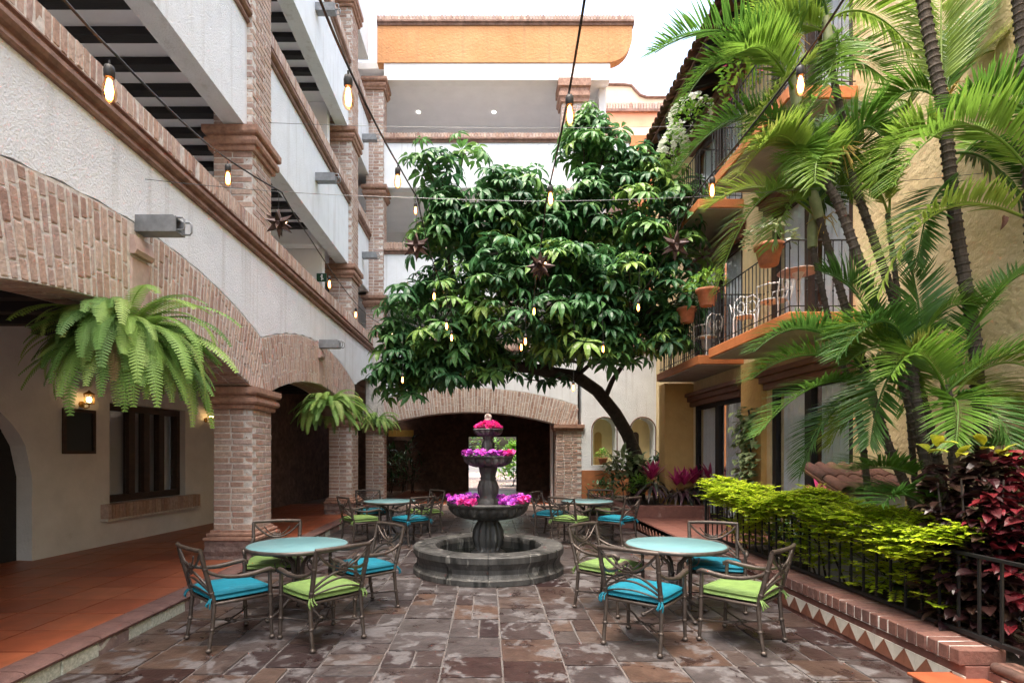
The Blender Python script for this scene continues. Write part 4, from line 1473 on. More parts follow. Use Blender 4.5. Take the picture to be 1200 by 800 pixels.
def make_chair(cush_mat):
    """cast metal armchair facing +Y, seat centre over the origin"""
    t = thing('patio_chair', 'x', 'chair')
    cm = MT['chair_metal']
    HW = .262
    def ypost(z):                                          # back posts lean backwards
        return -.235 - max(0, z - .40) * .26 - max(0, .40 - z) * .10
    for s in (-1, 1):
        b = MB()
        b.tube([(s * HW * .98, ypost(0.0) - .01, 0.012), (s * HW * .98, ypost(.2), .2), (s * HW * .96, ypost(.41), .41)], [.016, .018, .020], 8)
        b.ball((s * HW * .98, ypost(0) - .01, .018), .028, 10, 6, .75)
        b.ball((s * HW * .97, ypost(.19), .19), .026, 8, 5, .8)
        part('leg', b, cm, t)
        f = MB()
        f.tube([(s * (HW + .012), .262, .012), (s * (HW + .008), .252, .2), (s * (HW + .008), .248, .42), (s * (HW + .012), .240, .625)], [.016, .018, .0195, .017], 8)
        f.ball((s * (HW + .012), .262, .018), .028, 10, 6, .75)
        f.ball((s * (HW + .009), .252, .19), .026, 8, 5, .8)
        f.ball((s * (HW + .008), .248, .40), .025, 8, 5, .8)
        part('leg', f, cm, t)
        a = MB()
        pts = bez((s * HW * .97, ypost(.70), .70), (s * (HW + .02), -.18, .60), (s * (HW + .035), .02, .605), (s * (HW + .03), .16, .632), 10) + [Vector((s * (HW + .026), .235, .640)), Vector((s * (HW + .02), .275, .622)), Vector((s * (HW + .015), .268, .60))]
        a.tube(pts, [.015] * 4 + [.018] * 3 + [.023] * 4 + [.022, .019, .015], 8)
        part('armrest', a, cm, t)
    fr = MB()
    loop = [(-HW, -.235, .405), (-HW - .006, 0, .405), (-HW, .25, .405), (0, .262, .405), (HW, .25, .405), (HW + .006, 0, .405), (HW, -.235, .405), (0, -.24, .405), (-HW, -.235, .405)]
    fr.tube(loop, .015, 8)
    fr.box(-HW + .01, HW - .01, -.225, .245, .398, .412)
    part('seat_frame', fr, cm, t)
    # back: posts, curved top rail, two sweeping arcs and a ring
    bk = MB()
    for s in (-1, 1):
        po = bk if s < 0 else MB()
        po.tube([(s * HW * .96, ypost(.41), .41), (s * HW * .97, ypost(.62), .62), (s * HW * 1.0, ypost(.80), .80), (s * HW * 1.0, ypost(.86) + .002, .868)], [.021, .021, .020, .018], 8)
        po.ball((s * HW * .965, ypost(.50), .50), .026, 8, 5, .8)
        po.ball((s * HW * .985, ypost(.71), .71), .025, 8, 5, .8)
        if s > 0:
            part('back_post', po, cm, t)
    bo = part('back_post', bk, cm, t)
    def B(x, z, dy=0):                                    # point on the dished plane of the back
        return (x, ypost(z) - .035 * (1 - (x / HW) ** 2) + dy, z)
    tr = MB()
    tr.tube([B(-HW - .01 + (2 * HW + .02) * i / 12, .872 + .006 * math.sin(i / 12 * pi)) for i in range(13)], .019, 8)
    part('top_rail', tr, cm, bo)
    sc_ = MB()
    arc = lambda z0, dz, w_: [B(-w_ + 2 * w_ * i / 14, z0 + dz * (1 - (2 * i / 14 - 1) ** 2)) for i in range(15)]
    sc_.tube(arc(.845, -.155, HW * .95), .0115, 6)
    sc_.tube(arc(.815, -.105, HW * .55), .007, 6)
    sc_.tube(arc(.535, .135, HW * .95), .0115, 6)
    sc_.tube(arc(.500, .105, HW * .95), .010, 6)
    sc_.tube(arc(.470, .055, HW * .95), .008, 6)
    sc_.tube([B(.042 * math.cos(a), .682 + .042 * math.sin(a), -.004) for a in [2 * pi * i / 14 for i in range(15)]], .008, 6)
    for s in (-1, 1):
        sc_.tube([B(s * (.035 + .03 * q / 10 * math.cos(q * .5)), .70 + .045 * math.sin(q * .55)) for q in range(10)], .006, 6)
    part('scroll_work', sc_, cm, bo)
    st = MB()
    for sx in (-1, 1):
        st.tube(bez((sx * HW, -.258, .19), (sx * .16, -.20, .175), (sx * .10, -.07, .165), (sx * .045, -.02, .165), 6), .0085, 6)
        st.tube(bez((sx * HW, .252, .19), (sx * .16, .20, .175), (sx * .10, .07, .165), (sx * .045, .02, .165), 6), .0085, 6)
        st.tube([(sx * .04 + .04 * math.cos(a), .035 * math.sin(a), .165) for a in [2 * pi * i / 12 for i in range(13)]], .008, 6)
    part('stretcher', st, cm, t)
    # cushion: soft box with piping and ties at the back posts
    cu = MB()
    nx, ny = 12, 12
    vs, fs = [], []
    W_, Dp = .268, .252
    def prof(u, v):
        e = max(abs(u), abs(v))
        return (1 - abs(u) ** 6) ** .5 * (1 - abs(v) ** 6) ** .5
    for side in (1, -1):
        for i in range(nx + 1):
            for j in range(ny + 1):
                u, v = 2 * i / nx - 1, 2 * j / ny - 1
                uu, vv = math.copysign(abs(u) ** .8, u), math.copysign(abs(v) ** .8, v)
                k = 1 - .05 * (abs(uu * vv) ** 4)
                z = .460 + side * (.020 + .034 * max(0, prof(uu, vv)) if side > 0 else .020 + .022 * max(0, prof(uu, vv)))
                vs.append((uu * W_ * k, .006 + vv * Dp * k, z))
    n1 = (nx + 1) * (ny + 1)
    for i in range(nx):
        for j in range(ny):
            a = i * (ny + 1) + j
            fs.append((a, a + ny + 1, a + ny + 2, a + 1))
            fs.append((n1 + a, n1 + a + 1, n1 + a + ny + 2, n1 + a + ny + 1))
    edge = [i * (ny + 1) for i in range(nx + 1)] + [nx * (ny + 1) + j for j in range(1, ny + 1)] + [i * (ny + 1) + ny for i in range(nx - 1, -1, -1)] + [j for j in range(ny - 1, 0, -1)]
    for q in range(len(edge)):
        a, b = edge[q], edge[(q + 1) % len(edge)]
        fs.append((a, b, n1 + b, n1 + a))
    cu.add(vs, fs, 0, True)
    co = part('cushion', cu, MT[cush_mat], t)
    pp = MB()
    for q_ in (0, n1):
        loop = [vs[q_ + e] for e in edge] + [vs[q_ + edge[0]]]
        pp.tube(loop, .0055, 5, caps=False)
    part('piping', pp, MT[cush_mat], co)
    for s in (-1, 1):
        ti = MB()
        for q in range(4):
            a = q * 1.3 + s
            ti.tube(bez((s * .235, -.235, .455), (s * (.26 + .02 * math.cos(a)), -.275, .46 + .02 * math.sin(a)), (s * (.28 + .03 * math.cos(a)), -.29, .43), (s * (.262 + .03 * math.cos(a)), -.285 - .01 * q, .375 + .01 * q), 6), .006, 5)
        part('tie', ti, MT[cush_mat], co)
    index_kids(t)
    return t


proto = {'blue': make_chair('turquoise_cloth'), 'green': make_chair('green_cloth')}
used = set()


def chair(kind, x, y, fx, fy, label):
    if kind in used:
        o = copy_tree(proto[kind])
    else:
        o = proto[kind]
        used.add(kind)
    o.location = (x, y, 0.004)
    o.rotation_euler = (0, 0, math.atan2(-fx, fy))
    props(o, label, 'chair', 'patio chairs round the tables')


def make_table():
    t = thing('patio_table', 'x', 'table')
    part('tabletop', MB().lathe([(.001, .716), (.500, .716), (.506, .722), (.506, .732), (.500, .738), (.001, .739)], 64), MT['table_glass'], t)
    rm = MB().lathe([(.495, .700), (.512, .698), (.522, .706), (.524, .722), (.518, .736), (.508, .7385), (.5075, .715), (.495, .7145)], 64)
    part('rim', rm, MT['table_metal'], t)
    for k in range(4):
        a = pi / 4 + k * pi / 2
        c, s = math.cos(a), math.sin(a)
        m = MB()
        def Q(r, z):
            return (r * c, r * s, z)
        m.tube([Q(.36, .70), Q(.30, .66), Q(.17, .62), Q(.075, .54), (.055 * c, .055 * s, .42), Q(.06, .30), Q(.11, .18), Q(.22, .09), Q(.33, .035), Q(.36, .022)], [.012, .014, .016, .018, .019, .019, .018, .017, .016, .016], 8)
        m.ball(Q(.365, .022), .028, 10, 6, .7)
        m.ball(Q(.055, .42), .026, 8, 5)
        lo = part('leg', m, MT['table_metal'], t)
        sc2 = MB()
        sc2.tube([Q(.20 + (.02 + .006 * q) * math.cos(q * .6), .555 + (.02 + .006 * q) * math.sin(q * .6)) for q in range(12)], .007, 6)
        part('scroll', sc2, MT['table_metal'], lo)
    hb = MB().lathe([(.001, .30), (.05, .30), (.06, .34), (.05, .38), (.001, .38)], 20)
    hb.tube([(.40 * math.cos(a), .40 * math.sin(a), .690) for a in [2 * pi * i / 32 for i in range(33)]], .011, 6)
    part('hub', hb, MT['table_metal'], t)
    index_kids(t)
    return t


tp = make_table()
for i, (x, y, lab) in enumerate(((-2.0, 5.84, 'round pale blue table in front of the plinth of the thick brick pillar'), (1.97, 5.84, 'round pale blue table beside the lime shrub fence'),
                                 (-1.96, 11.06, 'round pale blue table behind the fountain near the hanging ferns'), (1.98, 11.06, 'round pale blue table behind the fountain near the niche wall'))):
    o = tp if i == 0 else copy_tree(tp)
    o.location = (x, y, .002)
    o.rotation_euler = (0, 0, (.2, 1.0, .5, .1)[i])
    props(o, lab, 'table', 'round patio tables')
for k_, x, y, fx, fy, lb in (
        ('blue', -2.36, 5.08, .68, .73, 'turquoise cushioned chair at the table by the pillar plinth, beside the walkway kerb'),
        ('green', -1.52, 5.08, -.73, .68, 'green cushioned chair at the table by the pillar plinth, backing onto open paving'),
        ('blue', -1.37, 6.06, -.72, -.69, 'turquoise cushioned chair between the pillar plinth table and the fountain'),
        ('green', -2.43, 6.30, .28, -1, 'green cushioned chair between the table and the pillar plinth'),
        ('green', 1.33, 6.06, .72, -.69, 'green cushioned chair between the shrub fence table and the fountain'),
        ('blue', 1.40, 4.97, .63, .78, 'turquoise cushioned chair at the shrub fence table, backing onto open paving'),
        ('green', 2.29, 5.02, -.70, .72, 'green cushioned chair at the shrub fence table, beside the zigzag tiles'),
        ('blue', 2.52, 6.15, -.32, -1, 'turquoise cushioned chair between the table and the shrub fence'),
        ('green', -2.38, 10.38, .8, .6, 'green cushioned chair at the table near the ferns, beside the slim pillar'),
        ('blue', -1.45, 10.38, -.7, .7, 'turquoise cushioned chair at the table near the ferns, beside the fountain'),
        ('blue', -2.45, 11.72, .45, -.9, 'turquoise cushioned chair at the table near the ferns, facing the court'),
        ('green', -1.36, 11.72, -.75, -.66, 'green cushioned chair at the table near the ferns, backing onto the dark arch'),
        ('blue', 1.30, 11.3, .85, -.5, 'turquoise cushioned chair at the niche wall table, backing onto the dark arch'),
        ('green', 1.54, 10.36, .6, .8, 'green cushioned chair at the niche wall table, beside the fountain'),
        ('blue', 2.40, 10.38, -.7, .7, 'turquoise cushioned chair at the niche wall table, beside the terrace kerb'),
        ('green', 2.35, 11.75, -.3, -1, 'green cushioned chair at the niche wall table, backing onto the pink topped plants')):
    chair(k_, x, y, fx, fy, lb)

# ================================================================== PLANTS
# ------------------------------------------------------------------ the umbrella tree
TREE = thing('umbrella_tree', 'large dark green umbrella tree leaning over the court from the back planter', 'tree', (3.86, 14.5, .43))
tr = MB()
base = at(746, 545, 14.5)
tp_ = [Vector((base.x + .03, 14.5, .40)), at(746, 535, 14.5), at(735, 508, 14.4), at(721, 484, 14.2), at(700, 458, 13.9), at(676, 441, 13.5), at(645, 436, 13.0), at(605, 428, 12.6), at(570, 405, 12.3), at(535, 370, 12.1), at(527, 300, 12.0), at(527, 235, 12.0)]
tr.tube(tp_, [.20, .175, .165, .16, .155, .15, .135, .115, .095, .08, .06, .03], 12)
part('trunk', tr, MT['bark_dark'], TREE)
for pts, r in (([(709, 466, 14.0), (718, 445, 13.7), (732, 425, 13.3), (750, 380, 12.6), (757, 300, 12.2)], .075),
               ([(676, 441, 13.5), (690, 400, 13.0), (695, 330, 12.6), (690, 210, 12.4)], .08),
               ([(640, 436, 13.0), (630, 390, 12.6), (605, 330, 12.2), (600, 240, 12.1)], .07),
               ([(645, 436, 13.0), (650, 410, 12.2), (640, 370, 11.4)], .06),
               ([(600, 427, 12.6), (550, 430, 12.3), (500, 420, 12.2), (470, 425, 12.2)], .055),
               ([(570, 405, 12.3), (530, 400, 12.0), (505, 370, 11.8)], .05),
               ([(676, 441, 13.5), (720, 400, 12.4), (740, 360, 11.6)], .05),
               ([(645, 436, 13.2), (640, 400, 13.6), (620, 340, 14.0)], .06)):
    part('branch', MB().tube([at(*q) for q in pts], [r * (1 - .55 * i / (len(pts) - 1)) for i in range(len(pts))], 8), MT['bark_dark'], TREE)


def palmate(variant):
    m = MB()
    n = rng.choice([8, 9, 9, 10])
    for k in range(n):
        a = 2 * pi * (k + rng.uniform(-.18, .18)) / n
        el = rng.uniform(-.35, .20)
        d = Vector((math.cos(a) * math.cos(el), math.sin(a) * math.cos(el), math.sin(el)))
        L = rng.uniform(.28, .42)
        leaf(m, d * .03, d, L, L * rng.uniform(.26, .32), droop=rng.uniform(.8, 1.5), seg=4, fold=.22, shape=.85)
    return m


PALM = [palmate(i) for i in range(8)]
PALM_ME = [p.mesh('umbrella_leaf_shape', MT['tree_leaf']) for p in PALM]
lobes = [(527, 245, 12.0, .60, .75, 1.25, 15), (598, 262, 12.0, .66, .8, 1.05, 14), (690, 225, 12.3, .66, .8, 1.35, 17), (753, 270, 12.0, .88, .9, 1.30, 19),
         (620, 365, 11.6, 1.75, 1.3, 1.10, 34), (512, 378, 11.9, .95, 1.0, .85, 17), (742, 368, 11.9, 1.15, 1.1, 1.0, 22), (478, 430, 12.2, .72, .8, .55, 12),
         (575, 320, 12.0, .9, .9, .9, 13), (660, 300, 12.1, 1.0, .9, 1.0, 14), (600, 340, 13.6, 2.2, 1.2, 1.2, 18), (715, 330, 13.4, 1.4, 1.0, 1.4, 14), (540, 432, 12.2, 1.0, .9, .40, 10), (690, 415, 12.0, 1.2, .9, .35, 10), (500, 450, 12.6, .7, .7, .35, 7), (600, 430, 12.8, 1.6, .9, .35, 10), (760, 400, 12.3, .8, .8, .6, 8), (640, 290, 12.6, .7, .7, .7, 8)]
leaves = []
twigs = MB()
for (px, py, d, rx, ry, rz, n) in lobes:
    c = at(px, py, d)
    for _ in range(int(n * 1.15)):
        u = rdir(-50, 90)
        if u.y > .3 and rng.random() < .55:
            u.y = -u.y
        s = rng.uniform(.66, 1.16)
        p = c + Vector((u.x * rx * s, u.y * ry * s, u.z * rz * s))
        inner = c + Vector((u.x * rx * .3, u.y * ry * .3, u.z * rz * .3 - .2))
        twigs.tube([inner, (inner + p) / 2 + Vector((0, 0, -.05)), p], [.018, .014, .010], 5)
        k = rng.choice([7, 8, 9, 10])
        a0 = rng.uniform(0, 2 * pi)
        tone = rng.betavariate(1.5, 1.6)
        for i in range(k):
            a = a0 + i * 2.4
            el = R(rng.uniform(-15, 25) if i < k * .65 else rng.uniform(35, 75))
            pd = Vector((math.cos(a) * math.cos(el), math.sin(a) * math.cos(el), math.sin(el)))
            pl = rng.uniform(.25, .5)
            q = p + pd * pl + Vector((0, 0, -.02))
            twigs.tube([p, q], .004, 4, caps=False)
            ax = (pd * .55 + Vector((0, 0, .9))).normalized()
            leaves.append((q, ax, rng.uniform(0, 6.28), rng.uniform(.55, 1.12), min(1, max(0, tone + rng.gauss(0, .12)))))
leaves.sort(key=lambda q: q[0].y)
mass = MB()
for i, (q, ax, rz, s, tn) in enumerate(leaves):
    M3 = ax.to_track_quat('Z', 'Y').to_matrix().to_4x4() @ Matrix.Rotation(rz, 4, 'Z')
    if i < 300:
        inst('leaf', rng.choice(PALM_ME), TREE, q, M3.to_euler(), (s, s, s)).color = (tn, 0, 0, 1)
    else:
        mass.merge(rng.choice(PALM), Matrix.Translation(q) @ M3 @ Matrix.Scale(s, 4), tn)
part('foliage', mass, MT['tree_leaf_mass'], TREE, kind='stuff')
part('twigs', twigs, MT['bark_dark'], TREE, kind='stuff')


# ------------------------------------------------------------------ palms
def qbez(p0, p1, p2, n):
    return [p0 * (1 - t) ** 2 + p1 * 2 * t * (1 - t) + p2 * t * t for t in [i / n for i in range(n + 1)]]


def frond_mesh(p0, pc, p1, leaf_len, pairs=58, width=.022, droop=.42, vee=.5, bare=.12, side_hint=None):
    m = MB()
    pts = qbez(p0, pc, p1, 14)
    m.tube(pts, [.012 * (1 - .8 * i / 14) + .002 for i in range(15)], 5, caps=False)
    L = sum((pts[i + 1] - pts[i]).length for i in range(14))
    for k in range(pairs):
        t = bare + (1 - bare) * (k + .5) / pairs
        f = t * 14
        i = min(13, int(f))
        p = pts[i].lerp(pts[i + 1], f - i)
        tg = (pts[i + 1] - pts[i]).normalized()
        side = tg.cross(UPV)
        if side.length < .15:
            side = tg.cross(Vector((0, 1, 0)))
        side.normalize()
        if side_hint is not None:
            side = (side * (1 - side_hint[1]) + Vector(side_hint[0]) * side_hint[1]).normalized()
        up = side.cross(tg).normalized()
        tt = (t - bare) / (1 - bare)
        ln = leaf_len * (math.sin(pi * (.12 + .80 * tt)) ** .7) * rng.uniform(.9, 1.06)
        for s in (-1, 1):
            ang = R(62 - 32 * tt + rng.uniform(-5, 5))
            d = tg * math.cos(ang) + side * (s * math.sin(ang)) + up * (vee * rng.uniform(.6, 1.2))
            leaf(m, p, d, ln, width * (1.15 - .4 * tt), droop=droop * rng.uniform(.7, 1.3), seg=4, fold=.25, nrm=up, shape=.55)
    return m


def frond(parent, b, c, t, ll=.48, **kw):
    m = frond_mesh(at(*b), at(*c), at(*t), ll, **kw)
    part('frond', m, MT['palm_leaf'], parent)


def palm_stem(parent, pts, r0, r1, name='trunk', rings=True):
    P = [at(*q) for q in pts]
    m = MB()
    sm, rr = [], []
    tot = len(P) - 1
    for i in range(tot):                                   # smooth path, with a raised leaf scar every few centimetres
        n = max(2, round((P[i + 1] - P[i]).length / .075))
        a = P[max(i - 1, 0)]
        b, c_ = P[i], P[i + 1]
        d = P[min(i + 2, len(P) - 1)]
        for k in range(n):
            for f, s in ((0, 1.17), (.16, 1.13), (.24, .95), (.9, .97)):
                t = (k + f) / n
                sm.append(.5 * (2 * b + (c_ - a) * t + (2 * a - 5 * b + 4 * c_ - d) * t * t + (3 * b - a - 3 * c_ + d) * t ** 3))
                rr.append((r0 + (r1 - r0) * (i + t) / tot) * s * .78)
    m.tube(sm, rr, 10, smooth=False)
    part(name, m, MT['palm_trunk'], parent)


def tangle(parent, c, d, n, ln):
    m = MB()
    p = at(c[0], c[1], d)
    for _ in range(n):
        dr = rdir(-60, 50)
        q = p + dr * ln * rng.uniform(.5, 1) + Vector((0, 0, -.08))
        m.tube([p, (p + q) / 2 + Vector((0, 0, .05)), q], [.006, .005, .003], 4, caps=False, rnd=rng.random())
    part('flower_stalk', m, MT['yellow_fruit'], parent)


P1 = thing('palm_clump', 'clump of slender ringed palm trunks with feathery fronds before the balconies', 'palm', (4.35, 5.6, .22))
palm_stem(P1, [(1078, 640, 5.7), (1068, 585, 5.7), (1040, 520, 5.7), (1012, 430, 5.75), (992, 365, 5.8), (975, 305, 5.85), (960, 255, 5.9)], .062, .045)
palm_stem(P1, [(1105, 640, 5.5), (1095, 590, 5.5), (1080, 520, 5.5), (1056, 440, 5.5), (1032, 375, 5.5), (1005, 300, 5.5), (979, 232, 5.55), (950, 190, 5.6), (935, 130, 5.7)], .072, .048)
palm_stem(P1, [(1122, 640, 5.6), (1110, 600, 5.6), (1095, 525, 5.6), (1076, 450, 5.6), (1055, 375, 5.6), (1027, 290, 5.65), (999, 206, 5.7), (985, 130, 5.7), (974, 80, 5.7)], .066, .042)
palm_stem(P1, [(1020, 600, 6.0), (1005, 480, 6.0), (985, 420, 6.0), (972, 377, 6.0), (957, 310, 6.0), (952, 290, 6.0)], .045, .035)
palm_stem(P1, [(1075, 600, 5.9), (1060, 420, 5.9), (1052, 345, 5.9), (1045, 290, 5.95), (1040, 250, 5.95)], .04, .03)
for (a, b, d) in (((952, 290), (953, 245), 6.0), ((935, 132), (927, 70), 5.7), ((974, 82), (968, 20), 5.7), ((960, 256), (950, 215), 5.9)):
    part('crown_shaft', MB().tube([at(*a, d), at((a[0] + b[0]) / 2, (a[1] + b[1]) / 2, d), at(*b, d)], [.048, .055, .03], 10), MT['palm_shaft'], P1)
tangle(P1, (925, 45), 5.7, 26, .24)
tangle(P1, (985, 175), 5.6, 40, .24)
tangle(P1, (968, 255), 5.9, 16, .2)
for a in (((930, 75, 5.7), (848, 5, 5.6), (768, 62, 5.5)), ((930, 80, 5.7), (862, 10, 5.8), (792, 135, 5.8)), ((928, 75, 5.7), (905, -40, 5.6), (850, -60, 5.5)),
          ((932, 70, 5.7), (945, -30, 5.7), (985, -60, 5.8)), ((970, 25, 5.7), (1020, -15, 5.7), (1082, 75, 5.7)), ((970, 22, 5.7), (960, -40, 5.6), (920, -70, 5.4)),
          ((932, 110, 5.7), (900, 40, 5.4), (872, 60, 5.2)), ((935, 165, 5.6), (868, 95, 5.6), (793, 200, 5.7)), ((935, 180, 5.6), (905, 145, 5.5), (868, 205, 5.4)),
          ((975, 30, 5.7), (1000, 60, 5.6), (955, 160, 5.5)), ((978, 40, 5.7), (985, 90, 5.6), (930, 150, 5.5)), ((968, 60, 5.7), (915, 90, 5.5), (880, 150, 5.4)),
          ((990, 195, 5.65), (1010, 120, 5.5), (1035, 165, 5.4)), ((985, 190, 5.65), (1010, 110, 5.8), (1060, 118, 5.9)), ((985, 200, 5.65), (955, 150, 5.4), (955, 215, 5.2)),
          ((945, 225, 5.9), (880, 195, 5.8), (838, 345, 5.9)), ((950, 240, 5.95), (925, 215, 5.9), (905, 290, 5.8)), ((952, 248, 5.95), (985, 200, 5.9), (1000, 240, 5.8)),
          ((1042, 252, 5.95), (1045, 150, 5.95), (1065, 125, 6.0)), ((1042, 255, 5.95), (1020, 180, 5.9), (1000, 230, 5.9))):
    frond(P1, *a, ll=rng.uniform(.40, .52))
for a in (((1005, 425, 5.5), (945, 352, 5.4), (884, 412, 5.3)), ((1008, 430, 5.5), (938, 395, 5.5), (880, 445, 5.5)), ((1010, 450, 5.5), (950, 430, 5.4), (888, 510, 5.3)),
          ((1015, 460, 5.5), (965, 470, 5.5), (940, 555, 5.5)), ((1020, 440, 5.6), (975, 380, 5.7), (930, 385, 5.8)), ((1030, 400, 5.4), (1010, 330, 5.4), (965, 320, 5.5)),
          ((1030, 480, 5.6), (990, 470, 5.8), (975, 520, 5.9))):
    frond(P1, *a, ll=rng.uniform(.36, .44))
for _ in range(20):                                        # fill of the crowns
    bx, by, d0 = rng.choice([(930, 80, 5.7), (972, 40, 5.7), (945, 190, 5.65), (988, 190, 5.65), (952, 250, 5.95)])
    a = rng.uniform(0, 2 * pi)
    r = rng.uniform(70, 125)
    d1 = d0 + rng.uniform(-.5, .7)
    tx, ty = bx + r * math.cos(a) * 1.1, by + r * abs(math.sin(a)) * rng.uniform(-.6, .7)
    if tx > 1040 or tx < 800:
        continue
    frond(P1, (bx, by, d0), ((bx + tx) / 2, min(by, ty) - rng.uniform(20, 55), (d0 + d1) / 2), (tx, ty, d1), ll=rng.uniform(.36, .5))
for _ in range(9):
    bx, by, d0 = rng.choice([(1066, 415, 5.1), (1108, 455, 4.9), (1040, 440, 5.6)])
    a = rng.uniform(.2, pi - .2) * rng.choice([1, -1])
    tx, ty = bx + rng.uniform(-95, 95), by + rng.uniform(-60, 70)
    frond(P1, (bx, by, d0), ((bx + tx) / 2, min(by, ty) - rng.uniform(15, 40), d0 + .1), (tx, ty, d0 + rng.uniform(0, .3)), ll=rng.uniform(.34, .42))
P2 = thing('dark_palm', 'tall dark trunked palm with broad arching fronds against the plain yellow wall', 'palm', (4.45, 5.0, .22))
palm_stem(P2, [(1160, 640, 5.0), (1152, 540, 5.0), (1142, 400, 5.05), (1131, 330, 5.1), (1120, 262, 5.1), (1112, 190, 5.1), (1106, 130, 5.15), (1094, 70, 5.2), (1080, -10, 5.25), (1076, -60, 5.3)], .072, .062)
for a in (((1222, 225, 4.7), (1130, 70, 4.5), (1045, 220, 4.4)), ((1215, 262, 4.8), (1085, 190, 4.7), (1030, 345, 4.6)), ((1118, 195, 5.1), (1180, 110, 5.2), (1215, 160, 5.2)),
          ((1118, 180, 5.1), (1165, 170, 5.1), (1205, 250, 5.0)), ((1116, 170, 5.1), (1060, 130, 5.2), (1025, 215, 5.2)), ((1120, 215, 5.1), (1085, 215, 5.0), (1075, 310, 4.9)),
          ((1108, 120, 5.3), (1125, 40, 5.5), (1180, -5, 5.5)), ((1108, 118, 5.3), (1150, 40, 5.5), (1186, 66, 5.5)), ((1106, 118, 5.3), (1100, 30, 5.5), (1105, -30, 5.5)), ((1106, 120, 5.3), (1060, 80, 5.5), (1030, 150, 5.6)), ((1108, 122, 5.3), (1110, 60, 5.5), (1150, 20, 5.5)),
          ((1230, 150, 4.7), (1165, 90, 4.6), (1120, 130, 4.6))):
    frond(P2, *a, ll=rng.uniform(.42, .55), pairs=60, width=.026)
tangle(P2, (1112, 110), 5.3, 18, .2)
P3 = thing('low_palm', 'short palm spreading wide fronds over the dark red shrub', 'palm', (4.2, 4.9, .22))
palm_stem(P3, [(1130, 700, 4.9), (1122, 600, 4.9), (1115, 500, 4.9), (1108, 450, 4.9)], .06, .05)
palm_stem(P3, [(1100, 640, 5.1), (1085, 540, 5.1), (1068, 430, 5.1), (1062, 400, 5.1)], .055, .05)
for a in (((1065, 415, 5.0), (1040, 335, 4.8), (983, 420, 4.7)), ((1065, 415, 5.0), (1010, 360, 5.1), (975, 395, 5.2)), ((1070, 420, 5.0), (1100, 340, 5.0), (1150, 360, 4.9)), ((1092, 478, 4.9), (1160, 400, 4.7), (1225, 415, 4.6)),
          ((1110, 470, 4.9), (1185, 380, 4.8), (1245, 470, 4.5)), ((1110, 460, 4.9), (1150, 330, 4.9), (1215, 315, 4.9)), ((1110, 465, 4.9), (1080, 380, 4.7), (1045, 440, 4.5)),
          ((1112, 470, 4.9), (1165, 450, 4.6), (1190, 545, 4.4)), ((1075, 430, 5.0), (1085, 350, 5.1), (1060, 300, 5.2)), ((1105, 480, 4.9), (1130, 440, 4.6), (1120, 520, 4.4)), ((1110, 460, 4.9), (1215, 460, 4.8), (1235, 560, 4.7)),
          ((1060, 420, 5.05), (1030, 440, 4.9), (1020, 520, 4.8)), ((1080, 560, 5.1), (1040, 540, 5.0), (1000, 552, 5.0)), ((1090, 600, 4.9), (1060, 565, 4.8), (1035, 590, 4.7)), ((1130, 540, 4.9), (1180, 500, 4.9), (1215, 540, 4.9)),
          ((1068, 430, 5.1), (1020, 440, 5.3), (990, 500, 5.5))):
    frond(P3, *a, ll=rng.uniform(.36, .46), pairs=58)
P4 = thing('grey_palm', 'straight grey palm trunk standing clear of the fronds by the yellow wall', 'palm', (4.72, 4.75, .22))
palm_stem(P4, [(1222, 640, 4.75), (1214, 400, 4.75), (1206, 200, 4.75), (1200, 80, 4.75), (1194, 0, 4.75), (1190, -60, 4.75)], .065, .06)
for a in (((1190, -55, 4.75), (1150, -110, 4.6), (1090, -60, 4.4)), ((1190, -55, 4.75), (1230, -120, 4.6), (1260, -40, 4.4))):
    frond(P4, *a)


# ------------------------------------------------------------------ hanging ferns
def fern_frond(c, az, el, L, curl):
    m = MB()
    d = Vector((math.cos(az) * math.cos(el), math.sin(az) * math.cos(el), math.sin(el)))
    side = Vector((-math.sin(az), math.cos(az), 0))
    p = Vector(c) + Vector((math.cos(az), math.sin(az), 0)) * .10
    n = 40
    rot = Matrix.Rotation(curl / n, 3, side)
    pts = [p.copy()]
    tw = rng.uniform(-.5, .5)
    for i in range(n):
        d = rot @ d
        p = p + d * (L / n)
        pts.append(p.copy())
        t = (i + 1) / n
        if t < .06:
            continue
        w = .074 * (math.sin(pi * min(.97, .15 + .80 * t)) ** .6) * (L / .9) ** .5
        up = side.cross(d)
        s2 = (side * math.cos(tw * t) + up * math.sin(tw * t)).normalized()
        st = L / n * .44
        for s in (-1, 1):
            e = p + s2 * (s * w * rng.uniform(.88, 1.08)) + d * w * .22 - Vector((0, 0, w * .18))
            m.add([p - d * st, p + d * st, e + d * st * .45, e - d * st * .35], [(0, 1, 2, 3)])
    m.tube(pts, .0028, 4, caps=False)
    return m


